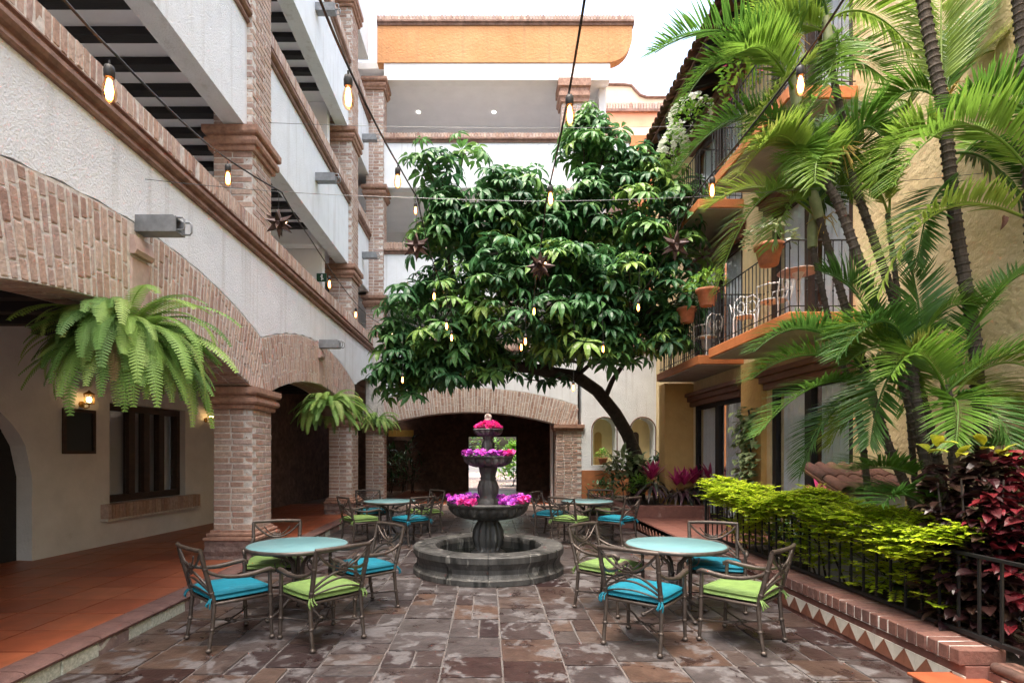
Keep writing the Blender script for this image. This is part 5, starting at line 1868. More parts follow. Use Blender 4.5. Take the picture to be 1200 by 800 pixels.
def fern(label, c, n, L, lean=(0, 0), bias=0.0):
    c = Vector(c)
    t = thing('hanging_fern', label, 'fern', c, group='hanging ferns under the arches')
    part('basket', MB().lathe([(.001, -.20), (.10, -.19), (.165, -.10), (.185, 0), (.175, .005), (.001, -.01)], 20, c), MT['dark_stone'], t)
    h = MB()
    top = Vector((c.x, c.y, 3.07 if c.y < 15 else 2.95))
    for k in range(3):
        a = k * 2.1 + .4
        h.tube([c + Vector((.18 * math.cos(a), .18 * math.sin(a), 0)), c + Vector((.02 * math.cos(a), .02 * math.sin(a), (top.z - c.z) * .6)), top], .004, 4)
    part('hanger', h, MT['black_iron'], t)
    for i in range(n):
        az = rng.uniform(0, 2 * pi)
        q = rng.random()
        el = R(rng.uniform(35, 78) if q < .35 else rng.uniform(-10, 40))
        ll = L * rng.uniform(.65, 1.05) * (1 + (.30 if n > 150 else .12) * math.cos(az - bias))
        cu = R(rng.uniform(50, 105)) + el * .8
        part('frond', fern_frond(c + Vector((0, 0, .02)), az, el, ll, cu), MT['fern_dry' if i % 23 == 11 and el < .5 else 'fern_leaf'], t)


fern('huge hanging fern with long drooping fronds under the nearest wide arch by the notice board', at(143, 400, 5.5), 240, .95, bias=-.5)
fern('bright green hanging fern under the arch between the thick and the slim pillar', at(384, 476, 11.3), 130, .90)
fern('small hanging fern beside the corner pier at the back arch', at(442, 492, 15.5), 90, .66)


# ------------------------------------------------------------------ lime shrub behind the fence
def shrub_sprays(n, pos_fn, sl, ll, lw, el=(-15, 25), leaves_n=9):
    m, tw = MB(), MB()
    for _ in range(n):
        p, out = pos_fn()
        a = math.atan2(out.y, out.x) + rng.gauss(0, .7)
        e = R(rng.uniform(*el))
        d = Vector((math.cos(a) * math.cos(e), math.sin(a) * math.cos(e), math.sin(e)))
        side = d.cross(UPV).normalized()
        L = sl * rng.uniform(.6, 1.2)
        q0 = p - d * L * .4
        tw.tube([q0, q0 + d * L * .5 + Vector((0, 0, .01)), q0 + d * L], [.003, .0025, .0015], 4, caps=False)
        base_r = rng.random()
        for k in range(leaves_n):
            t = (k + .5) / leaves_n
            p_ = q0 + d * (L * t)
            for s in (-1, 1):
                dd = d * .5 + side * s + Vector((0, 0, rng.uniform(-.1, .4)))
                leaf(m, p_, dd, ll * rng.uniform(.7, 1.15), lw, droop=rng.uniform(.2, .7), seg=2, rnd=min(1, max(0, base_r + rng.uniform(-.3, .3))), shape=1.0)
    return m, tw


HG = thing('lime_shrub', 'bright lime green leafy shrub spilling over and through the black fence', 'shrub', (3.9, 6.5, .22))


def hedge_top(y):
    base_z = 1.20 + .07 * math.sin(y * 2.3) + .05 * math.sin(y * 5.1 + 1)
    return base_z + (.13 * math.exp(-((y - 8.0) / .65) ** 2)) - .015 * (y - 5)


def hpos():
    y = rng.uniform(4.15, 8.75)
    q = rng.random()
    zt = hedge_top(y)
    if q < .56:                                            # the domed top
        x = rng.uniform(3.36, 4.10)
        return Vector((x, y, zt - .20 * abs((x - 3.66) / .5) ** 2 - rng.uniform(0, .07))), Vector((rng.uniform(-1, .4), rng.uniform(-1, .6), 0))
    if q < .78:                                            # hanging over the rail
        return Vector((rng.uniform(3.36, 3.58), y, zt - .06 - .22 * rng.random())), Vector((-1, rng.uniform(-1, .4), 0))
    k = rng.choice([4.4, 4.6, 4.75, 5.1, 5.35, 5.6, 6.0, 6.3, 6.5, 7.1, 7.4, 7.7, 8.0, 8.3])
    return Vector((rng.uniform(3.50, 3.9), k + rng.gauss(0, .12), rng.choice([.48, .60, .68, .74, .80, .86, .92]) + rng.gauss(0, .03))), Vector((-1, rng.uniform(-.8, .5), 0))


m, tw = shrub_sprays(2100, hpos, .28, .068, .040)
part('foliage', m, MT['lime_leaf'], HG, kind='stuff')
for i in range(16):
    y = 4.4 + i * .28
    tw.tube([(3.85 + rng.uniform(-.1, .1), y, .2), (3.8, y + rng.uniform(-.1, .1), .6), (3.7 + rng.uniform(-.1, .1), y + rng.uniform(-.2, .2), .95)], [.014, .010, .005], 5)
part('stems', tw, MT['bark_dark'], HG, kind='stuff')


# ------------------------------------------------------------------ generic leafy bush
def bush(name, label, cat, c, rx, ry, rz, n, ll, lw, mat, droop=.7, el=(-10, 70), group=None, stems=5, ground=None, blossoms=None, seg=3):
    c = Vector(c)
    gz = c.z - rz if ground is None else ground
    t = thing(name, label, cat, (c.x, c.y, gz), group=group)
    m, s_ = MB(), MB()
    for _ in range(stems):
        e = c + Vector((rng.uniform(-.6, .6) * rx, rng.uniform(-.6, .6) * ry, rng.uniform(0, .5) * rz))
        s_.tube([(c.x + rng.uniform(-.2, .2) * rx, c.y + rng.uniform(-.2, .2) * ry, gz), ((c.x + e.x) / 2, (c.y + e.y) / 2, (gz + e.z) / 2), e], [.012, .009, .005], 5)
    for _ in range(n):
        u = rdir(-60, 90)
        k = rng.uniform(.25, 1) ** .6
        p = c + Vector((u.x * rx * k, u.y * ry * k, u.z * rz * k))
        d = Vector((u.x, u.y, 0)) * .8 + Vector((rng.gauss(0, .4), rng.gauss(0, .4), math.tan(R(rng.uniform(*el))) * .5))
        leaf(m, p, d, ll * rng.uniform(.6, 1.15), lw * rng.uniform(.8, 1.1), droop=droop * rng.uniform(.6, 1.4), seg=seg, rnd=rng.random(), shape=.75)
    part('foliage', m, MT[mat], t, kind='stuff')
    part('stems', s_, MT['bark_dark'], t, kind='stuff')
    if blossoms:
        nb_, rb_, mn = blossoms
        def fp():
            u = rdir(-20, 80)
            return c + Vector((u.x * rx, u.y * ry, u.z * rz)) * 1.0
        part('blossoms', flower_mass(fp, nb_, rb_), MT[mn], t, kind='stuff')
    return t


# dark red croton
CR = thing('croton_shrub', 'dense dark red and maroon leaved shrub behind the fence', 'shrub', (3.82, 4.30, .22))
st = MB()
for k in range(7):
    a = k * .9
    st.tube([(3.82 + .08 * math.cos(a), 4.3 + .08 * math.sin(a), .2), (3.82 + .2 * math.cos(a), 4.3 + .2 * math.sin(a), .8), (3.82 + .28 * math.cos(a), 4.3 + .26 * math.sin(a), 1.5)], [.016, .012, .006], 6)
part('stems', st, MT['bark_dark'], CR, kind='stuff')
cv = []
for i in range(5):
    m = MB()
    leaf(m, (0, 0, 0), (1, 0, .1), .145, .076, droop=rng.uniform(.5, 1.3), seg=4, fold=.3, shape=.7)
    cv.append(m)
cme = [m.mesh('croton_leaf_shape', MT['croton_leaf']) for m in cv]
cye = [m.mesh('croton_leaf_shape', MT['croton_yellow']) for m in cv[:2]]
inner = MB()
spots = []
colm = [(3.66, 4.42, .15, 1.58), (3.84, 4.25, .18, 1.72), (4.02, 4.15, .17, 1.70), (3.72, 4.15, .15, 1.40), (3.98, 4.42, .18, 1.66), (3.85, 4.00, .16, 1.30), (3.66, 4.28, .13, 1.2)]
for (cx, cy, cr, ch) in colm:
    for _ in range(250):
        a = rng.uniform(0, 2 * pi)
        z = .30 + (ch - .30) * rng.random() ** .8
        t = (z - .3) / (ch - .3)
        rr = cr * (1.0 - .65 * max(0, t - .75) / .25) * rng.uniform(.35, 1.1) * (1 + .25 * math.sin(z * 9 + cx * 7))
        spots.append((Vector((cx + rr * math.cos(a), cy + rr * math.sin(a), z)), Vector((math.cos(a), math.sin(a), 0))))
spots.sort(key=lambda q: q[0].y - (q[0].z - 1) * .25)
for i, (p, u) in enumerate(spots):
    rot = (rng.uniform(-.5, .5), rng.uniform(-.5, .35), math.atan2(u.y, u.x) + rng.gauss(0, .5))
    s = rng.uniform(.7, 1.2)
    if i < 290:
        yl = p.z > 1.55 and rng.random() < .12
        inst('leaf', rng.choice(cye if yl else cme), CR, p, rot, (s, s, s))
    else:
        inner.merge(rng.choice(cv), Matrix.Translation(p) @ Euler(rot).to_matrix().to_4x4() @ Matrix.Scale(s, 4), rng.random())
for q in ((1088, 524), (1098, 520), (1150, 520), (1172, 530), (1125, 532)):
    p = at(q[0], q[1] + 4, 4.22)
    for k in range(3):
        inst('leaf', rng.choice(cye), CR, p + rdir() * .02, (0, rng.uniform(-.9, -.1), rng.uniform(3.4, 6)), (1.0,) * 3)
p = at(1100, 632, 4.25)
inst('leaf', cye[0], CR, p, (.3, 0, pi), (1.6, 1.6, 1.2))
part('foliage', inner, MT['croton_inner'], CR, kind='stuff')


def cordyline(label, c, n, L, h, group='pink topped cordylines in the back planter'):
    c = Vector(c)
    t = thing('cordyline', label, 'plant', c, group=group)
    m, lo, s_ = MB(), MB(), MB()
    for k in range(2):
        dx, dy = rng.uniform(-.1, .1), rng.uniform(-.06, .06)
        hh = h * rng.uniform(.8, 1.05)
        s_.tube([c, c + Vector((dx * .6, dy, hh * .6)), c + Vector((dx, dy, hh))], [.018, .015, .012], 6)
        top = c + Vector((dx, dy, hh))
        for i in range(n):
            f = i / n
            a = i * 2.4 + k
            if f < .55:
                el = R(-10 + 35 * f)
                leaf(lo, top + Vector((0, 0, -.16 + .18 * f)), (math.cos(a), math.sin(a), math.tan(el)), L * rng.uniform(.85, 1.1), .085, droop=rng.uniform(1.0, 1.7), seg=5, rnd=rng.random(), shape=.7)
            else:
                el = R(35 + 80 * (f - .55))
                leaf(m, top + Vector((0, 0, -.04 + .14 * f)), (math.cos(a) * math.cos(el), math.sin(a) * math.cos(el), math.sin(el)), L * rng.uniform(.6, .85), .080, droop=rng.uniform(.1, .5), seg=4, rnd=rng.random(), shape=.7)
    part('stems', s_, MT['bark_dark'], t, kind='stuff')
    part('lower_leaves', lo, MT['cordyline_low'], t, kind='stuff')
    part('top_leaves', m, MT['cordyline_top'], t, kind='stuff')


for i, (px, d) in enumerate(((768, 12.92), (797, 12.95), (836, 12.92), (858, 13.1), (816, 13.3))):
    q = at(px, 600, d)
    cordyline('dark leaved plant with a magenta crown in the low red planter', (q.x, d, .43), 30, .60, rng.uniform(.45, .66))
q = at(962, 600, 7.2)
cordyline('single magenta crowned plant beside the small tiled roof', (q.x, 7.2, .22), 22, .42, .85, group='pink topped cordylines by the tiled roof')
bush('dark_shrub', 'dark green shrub at the foot of the leaning trunk', 'shrub', at(740, 558, 14.2), .85, .5, .52, 380, .24, .085, 'bush_leaf', ground=.43)
bush('pale_leaf_plant', 'plant with white striped broad leaves beside the trunk', 'plant', at(735, 548, 13.8), .50, .38, .40, 110, .40, .15, 'pale_leaf', droop=1.0, ground=.43)
bush('yellow_green_shrub', 'small yellow green shrub between the trunk and the magenta crowned plants', 'shrub', at(752, 570, 13.2), .40, .28, .24, 260, .13, .06, 'bright_leaf', ground=.43)
bush('dark_ground_shrub', 'low dark shrub in front of the orange dado', 'shrub', at(705, 577, 15.6), .55, .4, .33, 200, .2, .07, 'bush_leaf', ground=.43)
bush('broad_leaf_shrub', 'broad leaved dark shrub against the ochre pier', 'shrub', at(775, 553, 14.9), .55, .4, .45, 170, .28, .10, 'bush_leaf', ground=.43)
for i, (px, py, d) in enumerate(((1010, 640, 6.6), (960, 610, 7.6), (1060, 660, 5.4), (900, 600, 8.5), (1040, 640, 6.0), (985, 620, 7.1), (930, 600, 8.0), (1080, 660, 5.0))):
    bush('shade_plant', 'dark green ground plant in the shade behind the lime shrub', 'plant', (at(px, py, d).x + .25, d, .55), .4, .45, .32, 170, .22, .07, 'bush_leaf', ground=.22, group='shade plants behind the lime shrub')
# climbing vine on the pier between the doors
VN = thing('climbing_vine', 'pale green vine climbing the ochre pier between the dark doors', 'vine', (4.88, 10.35, .0))
m = MB()
for _ in range(330):
    y = 10.35 + rng.gauss(0, .24)
    z = rng.uniform(.5, 2.55)
    p = Vector((4.87 - rng.random() * .08, min(10.85, max(9.85, y)), z))
    leaf(m, p, (-.6, rng.uniform(-.9, .5), rng.uniform(-.5, .2)), rng.uniform(.14, .22), rng.uniform(.11, .16), droop=.8, seg=3, rnd=rng.random(), shape=.7)
part('foliage', m, MT['pale_leaf'], VN, kind='stuff')
part('stem', MB().tube([(4.885, 10.3, 0.1), (4.885, 10.42, 1.0), (4.885, 10.28, 2.0), (4.885, 10.4, 2.5)], .018, 6), MT['bark_dark'], VN)

# ------------------------------------------------------------------ pots on the balcony rails
def rail_pot(label, c, r, kind):
    c = Vector(c)                                          # c: centre of the rim
    h = r * 1.55
    t = thing('flower_pot', label, 'flower pot', (c.x, c.y, c.z - h), group='clay pots hung on the balcony rails')
    part('pot', MB().lathe([(r * .62, -h), (r * .66, -h + .01), (r * .92, -.06), (r * 1.04, -.055), (r * 1.06, 0), (r * .98, .004), (r * .9, -.04), (.001, -.045)], 28, c), MT['pot_clay'], t)
    part('hook', MB().tube([c + Vector((r * .9, 0, -.02)), c + Vector((r + .06, 0, .05)), c + Vector((r + .11, 0, .03)), c + Vector((r + .12, 0, -.06))], .007, 5), MT['black_iron'], t)
    m = MB()
    mat, ll, lw, n, sp = {'pale': ('pale_leaf', .10, .06, 150, 1.6), 'bright': ('bright_leaf', .12, .05, 150, 1.5), 'white': ('bush_leaf', .10, .04, 90, 1.2)}[kind]
    for _ in range(n):
        u = rdir(-25, 85)
        p = c + Vector((u.x * r * sp, u.y * r * sp, .02 + abs(u.z) * r * 1.5 + (u.z * .1 if u.z < 0 else 0)))
        leaf(m, p, (u.x, u.y, rng.uniform(-.4, .6)), ll * rng.uniform(.7, 1.2), lw, droop=.7, seg=2, rnd=rng.random(), shape=1.0)
    part('foliage', m, MT[mat], t, kind='stuff')
    if kind != 'bright':
        def fp():
            u = rdir(-10, 80)
            return c + Vector((u.x * r * sp * 1.05, u.y * r * sp * 1.05, .04 + abs(u.z) * r * 1.3))
        part('blossoms', flower_mass(fp, 40 if kind == 'white' else 14, .035), MT['petal_white'], t, kind='stuff')


rail_pot('big clay pot of pale trailing foliage hung on the rail above the vine', at(901, 287, 7.85), .19, 'pale')
rail_pot('clay pot of bright green foliage on the far lower balcony beside the white flowered pot', at(829, 339, 10.25), .20, 'bright')
rail_pot('clay pot of small white flowers hung on the far lower balcony', at(805, 361, 11.25), .19, 'white')
rail_pot('small clay pot at the far end of the lower balcony beside the tree', at(766, 390, 13.3), .16, 'bright')
rail_pot('small clay pot on the upper balcony beside the tree', at(768, 232, 13.0), .16, 'bright')
bush('flowering_climber', 'white flowering climber hanging from the upper balcony under the eaves', 'climber', at(788, 178, 12.0), .28, .5, .42, 130, .12, .05, 'bright_leaf', blossoms=(150, .06, 'petal_white'), stems=3)
bush('flowering_climber', 'white flowering climber spreading along the eaves rafters', 'climber', at(808, 138, 11.2), .40, .6, .30, 190, .12, .05, 'bright_leaf', blossoms=(90, .055, 'petal_white'), stems=3)
bush('bougainvillea', 'lime leaved climber with few magenta flowers under the tiled eaves', 'climber', at(868, 85, 9.4), .34, .5, .55, 260, .14, .07, 'bright_leaf', blossoms=(14, .06, 'petal_pink'), stems=4)
q = at(706, 548, 16.35)
rail_pot('dark leaved plant in a clay pot on the sill of the niche', (at(706, 541, 16.35).x, 16.3, 1.55), .13, 'bright')

# ================================================================== LIGHT STRINGS, STARS, LAMPS, SMALL THINGS
def sag(pts, n=10, s=.02):
    out = []
    P = [at(*q) for q in pts]
    for i in range(len(P) - 1):
        L = (P[i + 1] - P[i]).length
        for k in range(n):
            t = k / n
            out.append(P[i].lerp(P[i + 1], t) + Vector((0, 0, -s * L * 4 * t * (1 - t))))
    out.append(P[-1])
    return out


S1 = [(40, -30, 2.1), (75, 0, 2.35), (136, 65, 2.8), (257, 180, 4.7), (330, 225, 5.6), (362, 277, 7.2), (420, 359, 11.5), (445, 379, 14.2)]
S2 = [(360, -40, 2.3), (375, 0, 2.6), (408, 78, 3.2), (466, 192, 5.2), (489, 232, 5.6), (505, 300, 7.6), (532, 372, 10.2)]
S3 = [(690, -40, 2.5), (685, 0, 2.8), (668, 102, 3.5), (645, 213, 5.3), (640, 236, 5.6), (628, 330, 8.8), (620, 375, 10.2)]
S4 = [(1030, -60, 2.7), (988, 0, 3.0), (939, 72, 3.6), (835, 203, 5.2), (812, 231, 5.6), (765, 325, 9.0), (730, 372, 10.2)]
names = ('above the walkway parapet', 'between the arcade and the middle of the court', 'down the middle of the court', 'through the palm fronds')
for pts, nm in zip((S1, S2, S3, S4), names):
    part('light_cable', MB().tube(sag(pts, 8, .012), .0075, 5), MT['cable'], None, 'black light cable strung ' + nm, 'cable', 'black light cables')
W1 = [(169, 210, 5.58), (330, 225, 5.6), (489, 232, 5.6), (640, 236, 5.6), (812, 231, 5.6), (1000, 217, 5.6), (1152, 203, 5.6)]
W2 = [(314, 144, 8.5), (560, 150, 8.5), (800, 148, 8.5), (955, 138, 8.5)]
W3 = [(421, 383, 14.7), (600, 399, 14.0), (763, 384, 13.55)]
for pts, nm in ((W1, 'below the arcade cornice'), (W2, 'from the upper pier to the upper balcony'), (W3, 'through the umbrella tree')):
    part('support_wire', MB().tube(sag(pts, 6, .004), .0032, 4), MT['steel_wire'], None, 'thin steel wire stretched across the court ' + nm, 'wire', 'support wires')


def make_bulb():
    t = thing('filament_bulb', 'x', 'light bulb')
    part('cord', MB().tube([(0, 0, .0), (0, 0, -.03)], .006, 5), MT['cable'], t)
    part('socket', MB().lathe([(.006, -.025), (.022, -.03), (.026, -.05), (.025, -.085), (.021, -.09)], 12), MT['cable'], t)
    part('glass', MB().lathe([(.016, -.088), (.02, -.10), (.031, -.135), (.0345, -.16), (.031, -.19), (.020, -.212), (.006, -.222), (.001, -.223)], 16), MT['bulb_glass'], t)
    f = MB()
    for k in range(6):
        a = k * pi / 3
        f.tube([(.006 * math.cos(a), .006 * math.sin(a), -.10), (.015 * math.cos(a), .015 * math.sin(a), -.155), (.009 * math.cos(a), .009 * math.sin(a), -.195)], .0052, 5)
    part('filament', f, MT['filament'], t)
    index_kids(t)
    return t


bp = make_bulb()
BUL = [((128, 72, 2.8), 0), ((408, 84, 3.2), 0), ((667, 108, 3.5), 0), ((938, 74, 3.6), 0),
       ((267, 190, 4.9), 0), ((466, 194, 5.2), 0), ((645, 215, 5.3), 0), ((835, 205, 5.2), 0),
       ((386, 322, 8.6), 1), ((417, 360, 11.2), 1), ((440, 380, 13.5), 1), ((487, 236, 9.0), 1),
       ((509, 337, 9.3), 2), ((523, 372, 9.4), 2), ((529, 386, 9.6), 2), ((626, 355, 9.3), 2), ((611, 397, 9.6), 2), ((616, 390, 9.4), 2), ((748, 350, 9.2), 2), ((707, 399, 9.6), 2), ((672, 445, 10.2), 3), ((472, 436, 10.5), 3)]
lab = ('large glowing filament bulb hanging from a black cable over the tables', 'small glowing filament bulb hanging before the arcade piers', 'small glowing filament bulb hanging before the umbrella tree crown', 'small glowing filament bulb hanging under the umbrella tree crown')
thin = {1: 'a', 2: 'b'}
for i, (q, k) in enumerate(BUL):
    o = bp if i == 0 else copy_tree(bp)
    o.location = at(*q) + Vector((0, 0, .004))
    o.rotation_euler = (rng.uniform(-.04, .04), rng.uniform(-.04, .04), rng.uniform(0, 3))
    own = {128: 'large filament bulb hanging before the cornice bricks and black joists', 408: 'large filament bulb hanging before the slim upper brick pier', 667: 'large filament bulb hanging before the pier at the end of the top back gallery',
           938: 'large filament bulb hanging among the palm fronds', 267: 'filament bulb hanging before the upper pier over the thick pillar', 466: 'filament bulb hanging before the white back gallery parapet',
           645: 'filament bulb on the cross wire before the top of the umbrella tree', 835: 'filament bulb on the cross wire beside the upper balcony corner', 386: 'small filament bulb beside the green exit sign',
           417: 'small filament bulb before the slim pier, above the cornice end', 440: 'tiny filament bulb before the corner pier', 487: 'tiny filament bulb between the corner pier and the umbrella tree'}
    props(o, own.get(q[0], lab[k]), 'light bulb', 'filament bulbs on the cables')
# drops that carry the bulbs in front of the tree
for (q, k) in BUL:
    if k >= 2 or q[0] == 487:
        top = at(*q)
        d = MB().tube([top, top + Vector((rng.uniform(-.04, .04), 0, .55 if k == 2 else 1.1))], .004, 4)
        part('bulb_cord', d, MT['cable'], None, 'thin black cord carrying a small bulb before the umbrella tree', 'cord', 'cords carrying the small bulbs')


def make_star():
    t = thing('star_lantern', 'x', 'lantern')
    dirs = [Vector(v).normalized() for v in [(1, 0, 0), (-1, 0, 0), (0, 1, 0), (0, -1, 0), (0, 0, 1), (0, 0, -1)] + [(a, b, c) for a in (-1, 1) for b in (-1, 1) for c in (-1, 1)]]
    for d in dirs:
        m = MB()
        u = d.orthogonal().normalized()
        v = d.cross(u)
        L, r = .20, .048
        b = [d * .055 + (u * math.cos(a) + v * math.sin(a)) * r for a in [pi / 4 + pi / 2 * k for k in range(4)]]
        m.add([*b, d * L], [(0, 1, 4), (1, 2, 4), (2, 3, 4), (3, 0, 4), (3, 2, 1, 0)])
        part('point', m, MT['star_metal'], t)
    part('core', MB().ball((0, 0, 0), .078, 12, 8), MT['star_metal'], t)
    for k, a in enumerate((-2.2, -1.4, -.7)):
        part('glass_window', MB().ball((.083 * math.cos(a) * .9, .083 * math.sin(a), .03 - .03 * k), .016, 8, 5), MT['star_glow'], t)
    part('hanger', MB().tube([(0, 0, .18), (0, 0, .42)], .003, 4), MT['cable'], t)
    index_kids(t)
    return t


sp_ = make_star()
for i, (px, py, d, s, lb) in enumerate(((327, 262, 6.3, .88, 'bronze many pointed star lantern before the brick pier'), (488, 289, 6.4, .88, 'dark star lantern between the back galleries and the umbrella tree'),
                                        (633, 312, 6.5, .9, 'dark star lantern in front of the middle of the umbrella tree'), (792, 288, 6.5, .95, 'brown star lantern beside the upper balcony slab'),
                                        (455, 392, 12.5, 1, 'small pointed star lantern by the corner pier'))):
    o = sp_ if i == 0 else copy_tree(sp_)
    o.location = at(px, py, d)
    o.rotation_euler = (rng.uniform(-.1, .1), rng.uniform(-.15, .15), rng.uniform(0, 3))
    o.scale = (s, s, s)
    props(o, lb, 'lantern', 'star lanterns')


def wall_lamp(s_, z, label):
    c = Vector(WP(s_, z, .0))
    n = Vector((DIRV.y, -DIRV.x, 0))
    t = thing('wall_lamp', label, 'wall lamp', c, group='brass lamps on the walkway wall')
    part('bracket', MB().tube([c + n * .004, c + n * .06 + Vector((0, 0, -.06)), c + n * .14 + Vector((0, 0, -.05)), c + n * .14], .009, 6).merge(MB().lathe([(.05, -.01), (.05, .01)], 16).xf(Matrix.Translation(c + n * .012) @ n.to_track_quat('Z', 'Y').to_matrix().to_4x4())), MT['brass'], t)
    b = c + n * .14
    part('cage', MB().lathe([(.03, -.005), (.075, .0), (.075, .012), (.068, .012)], 16, b).lathe([(.075, .15), (.08, .165), (.03, .20), (.004, .225)], 16, b), MT['brass'], t)
    for k in range(6):
        a = k * pi / 3
        part('cage_bar', MB().tube([b + Vector((.07 * math.cos(a), .07 * math.sin(a), .01)), b + Vector((.074 * math.cos(a), .074 * math.sin(a), .155))], .004, 4), MT['brass'], t)
    part('bulb', MB().ball(b + Vector((0, 0, .075)), .038, 12, 8, 1.3), MT['lamp_glow'], t)
    L = bpy.data.lights.new('lamp_light', 'POINT')
    L.energy, L.color, L.shadow_soft_size = .15, (1, .68, .36), .05
    lo = bpy.data.objects.new('lamp_light', L)
    lo.location = Vector((b.x, b.y, b.z + .075)) - c + n * .055
    lo.parent = t
    COL.objects.link(lo)


wall_lamp(8.78, 2.46, 'lit brass wall lamp above the black notice board')
wall_lamp(11.95, 2.40, 'lit brass wall lamp beside the brick pillar')
nb_ = thing('notice_board', 'black framed notice board on the walkway wall', 'notice board', WP(8.73, 1.7, 0))
part('frame', wbox(wbox(wbox(wbox(MB(), 8.43, 8.48, 1.68, 2.38, .003, .04), 8.98, 9.03, 1.68, 2.38, .003, .04), 8.48, 8.98, 2.33, 2.38, .003, .04), 8.48, 8.98, 1.68, 1.73, .003, .04), MT['dark_wood'], nb_)
part('panel', wbox(MB(), 8.48, 8.98, 1.73, 2.33, .003, .02), MT['notice_black'], nb_)
ex = thing('exit_sign', 'small green exit sign under the upper corridor ceiling', 'sign', (-3.85, 12.9, 5.68))
part('plate', MB().cbox(-3.985, -3.755, 12.88, 12.91, 5.67, 5.86, .006), MT['sign_green'], ex)
fg = MB().ball((-3.86, 12.877, 5.815), .018, 10, 6).box(-3.875, -3.845, 12.874, 12.878, 5.745, 5.80).box(-3.90, -3.875, 12.874, 12.878, 5.775, 5.79).box(-3.875, -3.858, 12.874, 12.878, 5.69, 5.745).box(-3.85, -3.825, 12.874, 12.878, 5.71, 5.745)
part('running_figure', fg, MT['white_iron'], ex, kind='stuff')
part('hanger', MB().tube([(-3.87, 12.895, 5.86), (-3.92, 12.80, 6.44)], .006, 5), MT['white_iron'], ex)


# white iron chairs on the balconies
def make_iron_chair():
    t = thing('iron_chair', 'x', 'chair')
    wm = MT['white_iron']
    part('seat', MB().lathe([(.001, .43), (.19, .43), (.20, .44), (.19, .452), (.001, .455)], 24), wm, t)
    for sx in (-1, 1):
        for sy in (-1, 1):
            part('leg', MB().tube(bez((sx * .15, sy * .15, .44), (sx * .20, sy * .20, .30), (sx * .13, sy * .13, .15), (sx * .19, sy * .19, .0), 8), .012, 6), wm, t)
    b = MB()
    b.tube([(-.18, -.16, .44), (-.20, -.20, .62), (-.19, -.23, .78), (-.10, -.25, .87), (0, -.25, .84), (.10, -.25, .87), (.19, -.23, .78), (.20, -.20, .62), (.18, -.16, .44)], .013, 6)
    bo = part('backrest', b, wm, t)
    s_ = MB()
    for sx in (-1, 1):
        s_.tube([(sx * (.09 + .06 * math.cos(q * .6)), -.22, .66 + .10 * math.sin(q * .6)) for q in range(12)], .009, 6)
        s_.tube([(sx * .04, -.17, .44), (sx * .05, -.20, .56), (sx * .12, -.22, .60)], .009, 6)
    s_.tube([(0, -.17, .44), (0, -.21, .65), (0, -.25, .84)], .009, 6)
    part('scroll_work', s_, wm, bo)
    for sx in (-1, 1):
        part('armrest', MB().tube([(sx * .19, -.21, .65), (sx * .24, -.05, .66), (sx * .23, .13, .65), (sx * .18, .14, .45)], .011, 6), wm, t)
    index_kids(t)
    return t


ip = make_iron_chair()
for i, (x, y, z, rz, lb) in enumerate(((4.42, 8.6, 3.6, .6, 'white scrolled iron chair on the lower balcony above the vine'), (4.45, 9.6, 3.6, 2.6, 'white scrolled iron chair at the far end of the lower balcony above the vine'),
                                       (4.45, 11.3, 3.6, .4, 'white scrolled iron chair on the far lower balcony, closer to the vine'), (4.45, 12.8, 3.6, 2.4, 'white scrolled iron chair on the far lower balcony, closer to the tree'),
                                       (4.45, 12.4, 6.65, 2.0, 'white scrolled iron chair on the upper balcony'))):
    o = ip if i == 0 else copy_tree(ip)
    o.location = (x, y, z + .002)
    o.rotation_euler = (0, 0, rz)
    props(o, lb, 'chair', 'white iron chairs on the balconies')
tb = thing('iron_table', 'white round iron table on the lower balcony above the vine', 'table', (4.5, 8.05, 3.602))
part('tabletop', MB().lathe([(.001, .70), (.27, .70), (.28, .71), (.27, .722), (.001, .725)], 28, (4.5, 8.05, 3.602)), MT['pink_stone'], tb)
part('stem', MB().lathe([(.16, 0), (.15, .02), (.03, .05), (.022, .3), (.03, .6), (.08, .695), (.08, .70)], 16, (4.5, 8.05, 3.602)), MT['white_iron'], tb)

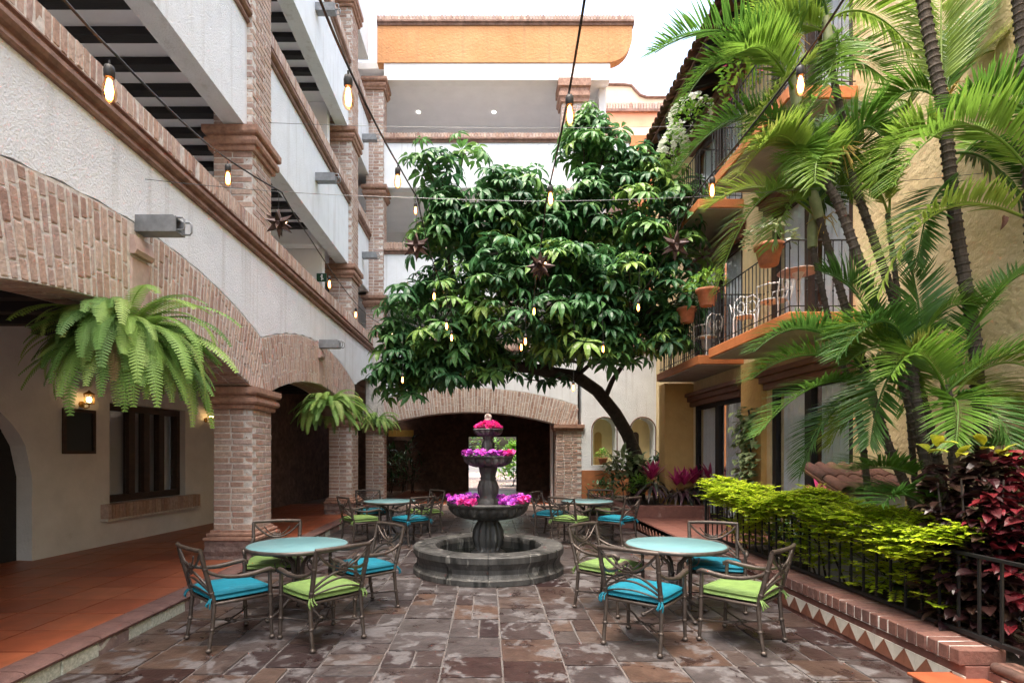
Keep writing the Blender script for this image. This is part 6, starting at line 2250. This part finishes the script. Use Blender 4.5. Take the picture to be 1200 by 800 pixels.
# small tiled roof of a low garden hutch behind the shrub
HU = thing('garden_hutch', 'low rendered garden hutch with a little terracotta tiled roof', 'hutch', (4.4, 6.6, .22))
part('wall', MB().cbox(4.02, 4.78, 6.35, 6.95, .20, 1.22, .01), MT['cream_wall'], HU)
rb = part('roof', MB().prism([(6.22, 1.225), (6.22, 1.255), (7.0, 1.52), (7.0, 1.49)], 'x', 3.93, 4.88), MT['brown_wood'], HU)
x = 4.02
while x < 4.85:
    for k in range(2):
        inst('roof_tile', barrel, rb, (x, 6.20 + k * .36, 1.262 + k * .122), (0, -.33, pi / 2), (.9, .72, .8))
    x += .145

# dry leaf caught on the wall, seen between the fronds
DL = thing('dry_leaf', 'curled dry brown leaf hanging against the yellow wall', 'leaf', at(1174, 262, 4.85))
m = MB()
leaf(m, at(1176, 252, 4.85), (0, -.1, -1), .13, .06, droop=.9, seg=5, fold=.6, nrm=Vector((0, -1, 0)))
part('blade', m, MT['brown_wood'], DL)

# garden seen through the hall opening
gd = part('garden_path', MB().box(-8, 8, 24.62, 45, -.02, .10), MT['kerb_stone'], kind='structure')
for i, (x, y, r, h, mat, lb) in enumerate(((1.25, 26.6, .75, 1.0, 'bright_leaf', 'bright green garden bush seen through the hall opening'), (-2.9, 30, 1.2, 1.3, 'bush_leaf', 'dark garden bush seen through the side opening'),
                                           (.5, 31, 1.5, 1.9, 'bright_leaf', 'tall bright garden bush at the end of the path'), (2.6, 32, 1.4, 2.2, 'bush_leaf', 'tall dark garden bush at the end of the path'), (-1.6, 34, 1.4, 2.2, 'bush_leaf', 'dark garden bush beyond the hall'))):
    bush('garden_bush', lb, 'bush', (x, y, .1 + h), r, r, h, 420, .42, .16, mat, ground=.1)
for i, (x, y, h) in enumerate(((-3.6, 20.6, .9), (-2.9, 21.2, 1.1), (-3.3, 21.7, .8))):
    bush('hall_plant', 'dark leafy pot plant in the shade of the hall', 'plant', (x, y, .15 + h), .45, .4, h * .9, 130, .4, .06, 'bush_leaf', ground=.152, group='plants in the hall')
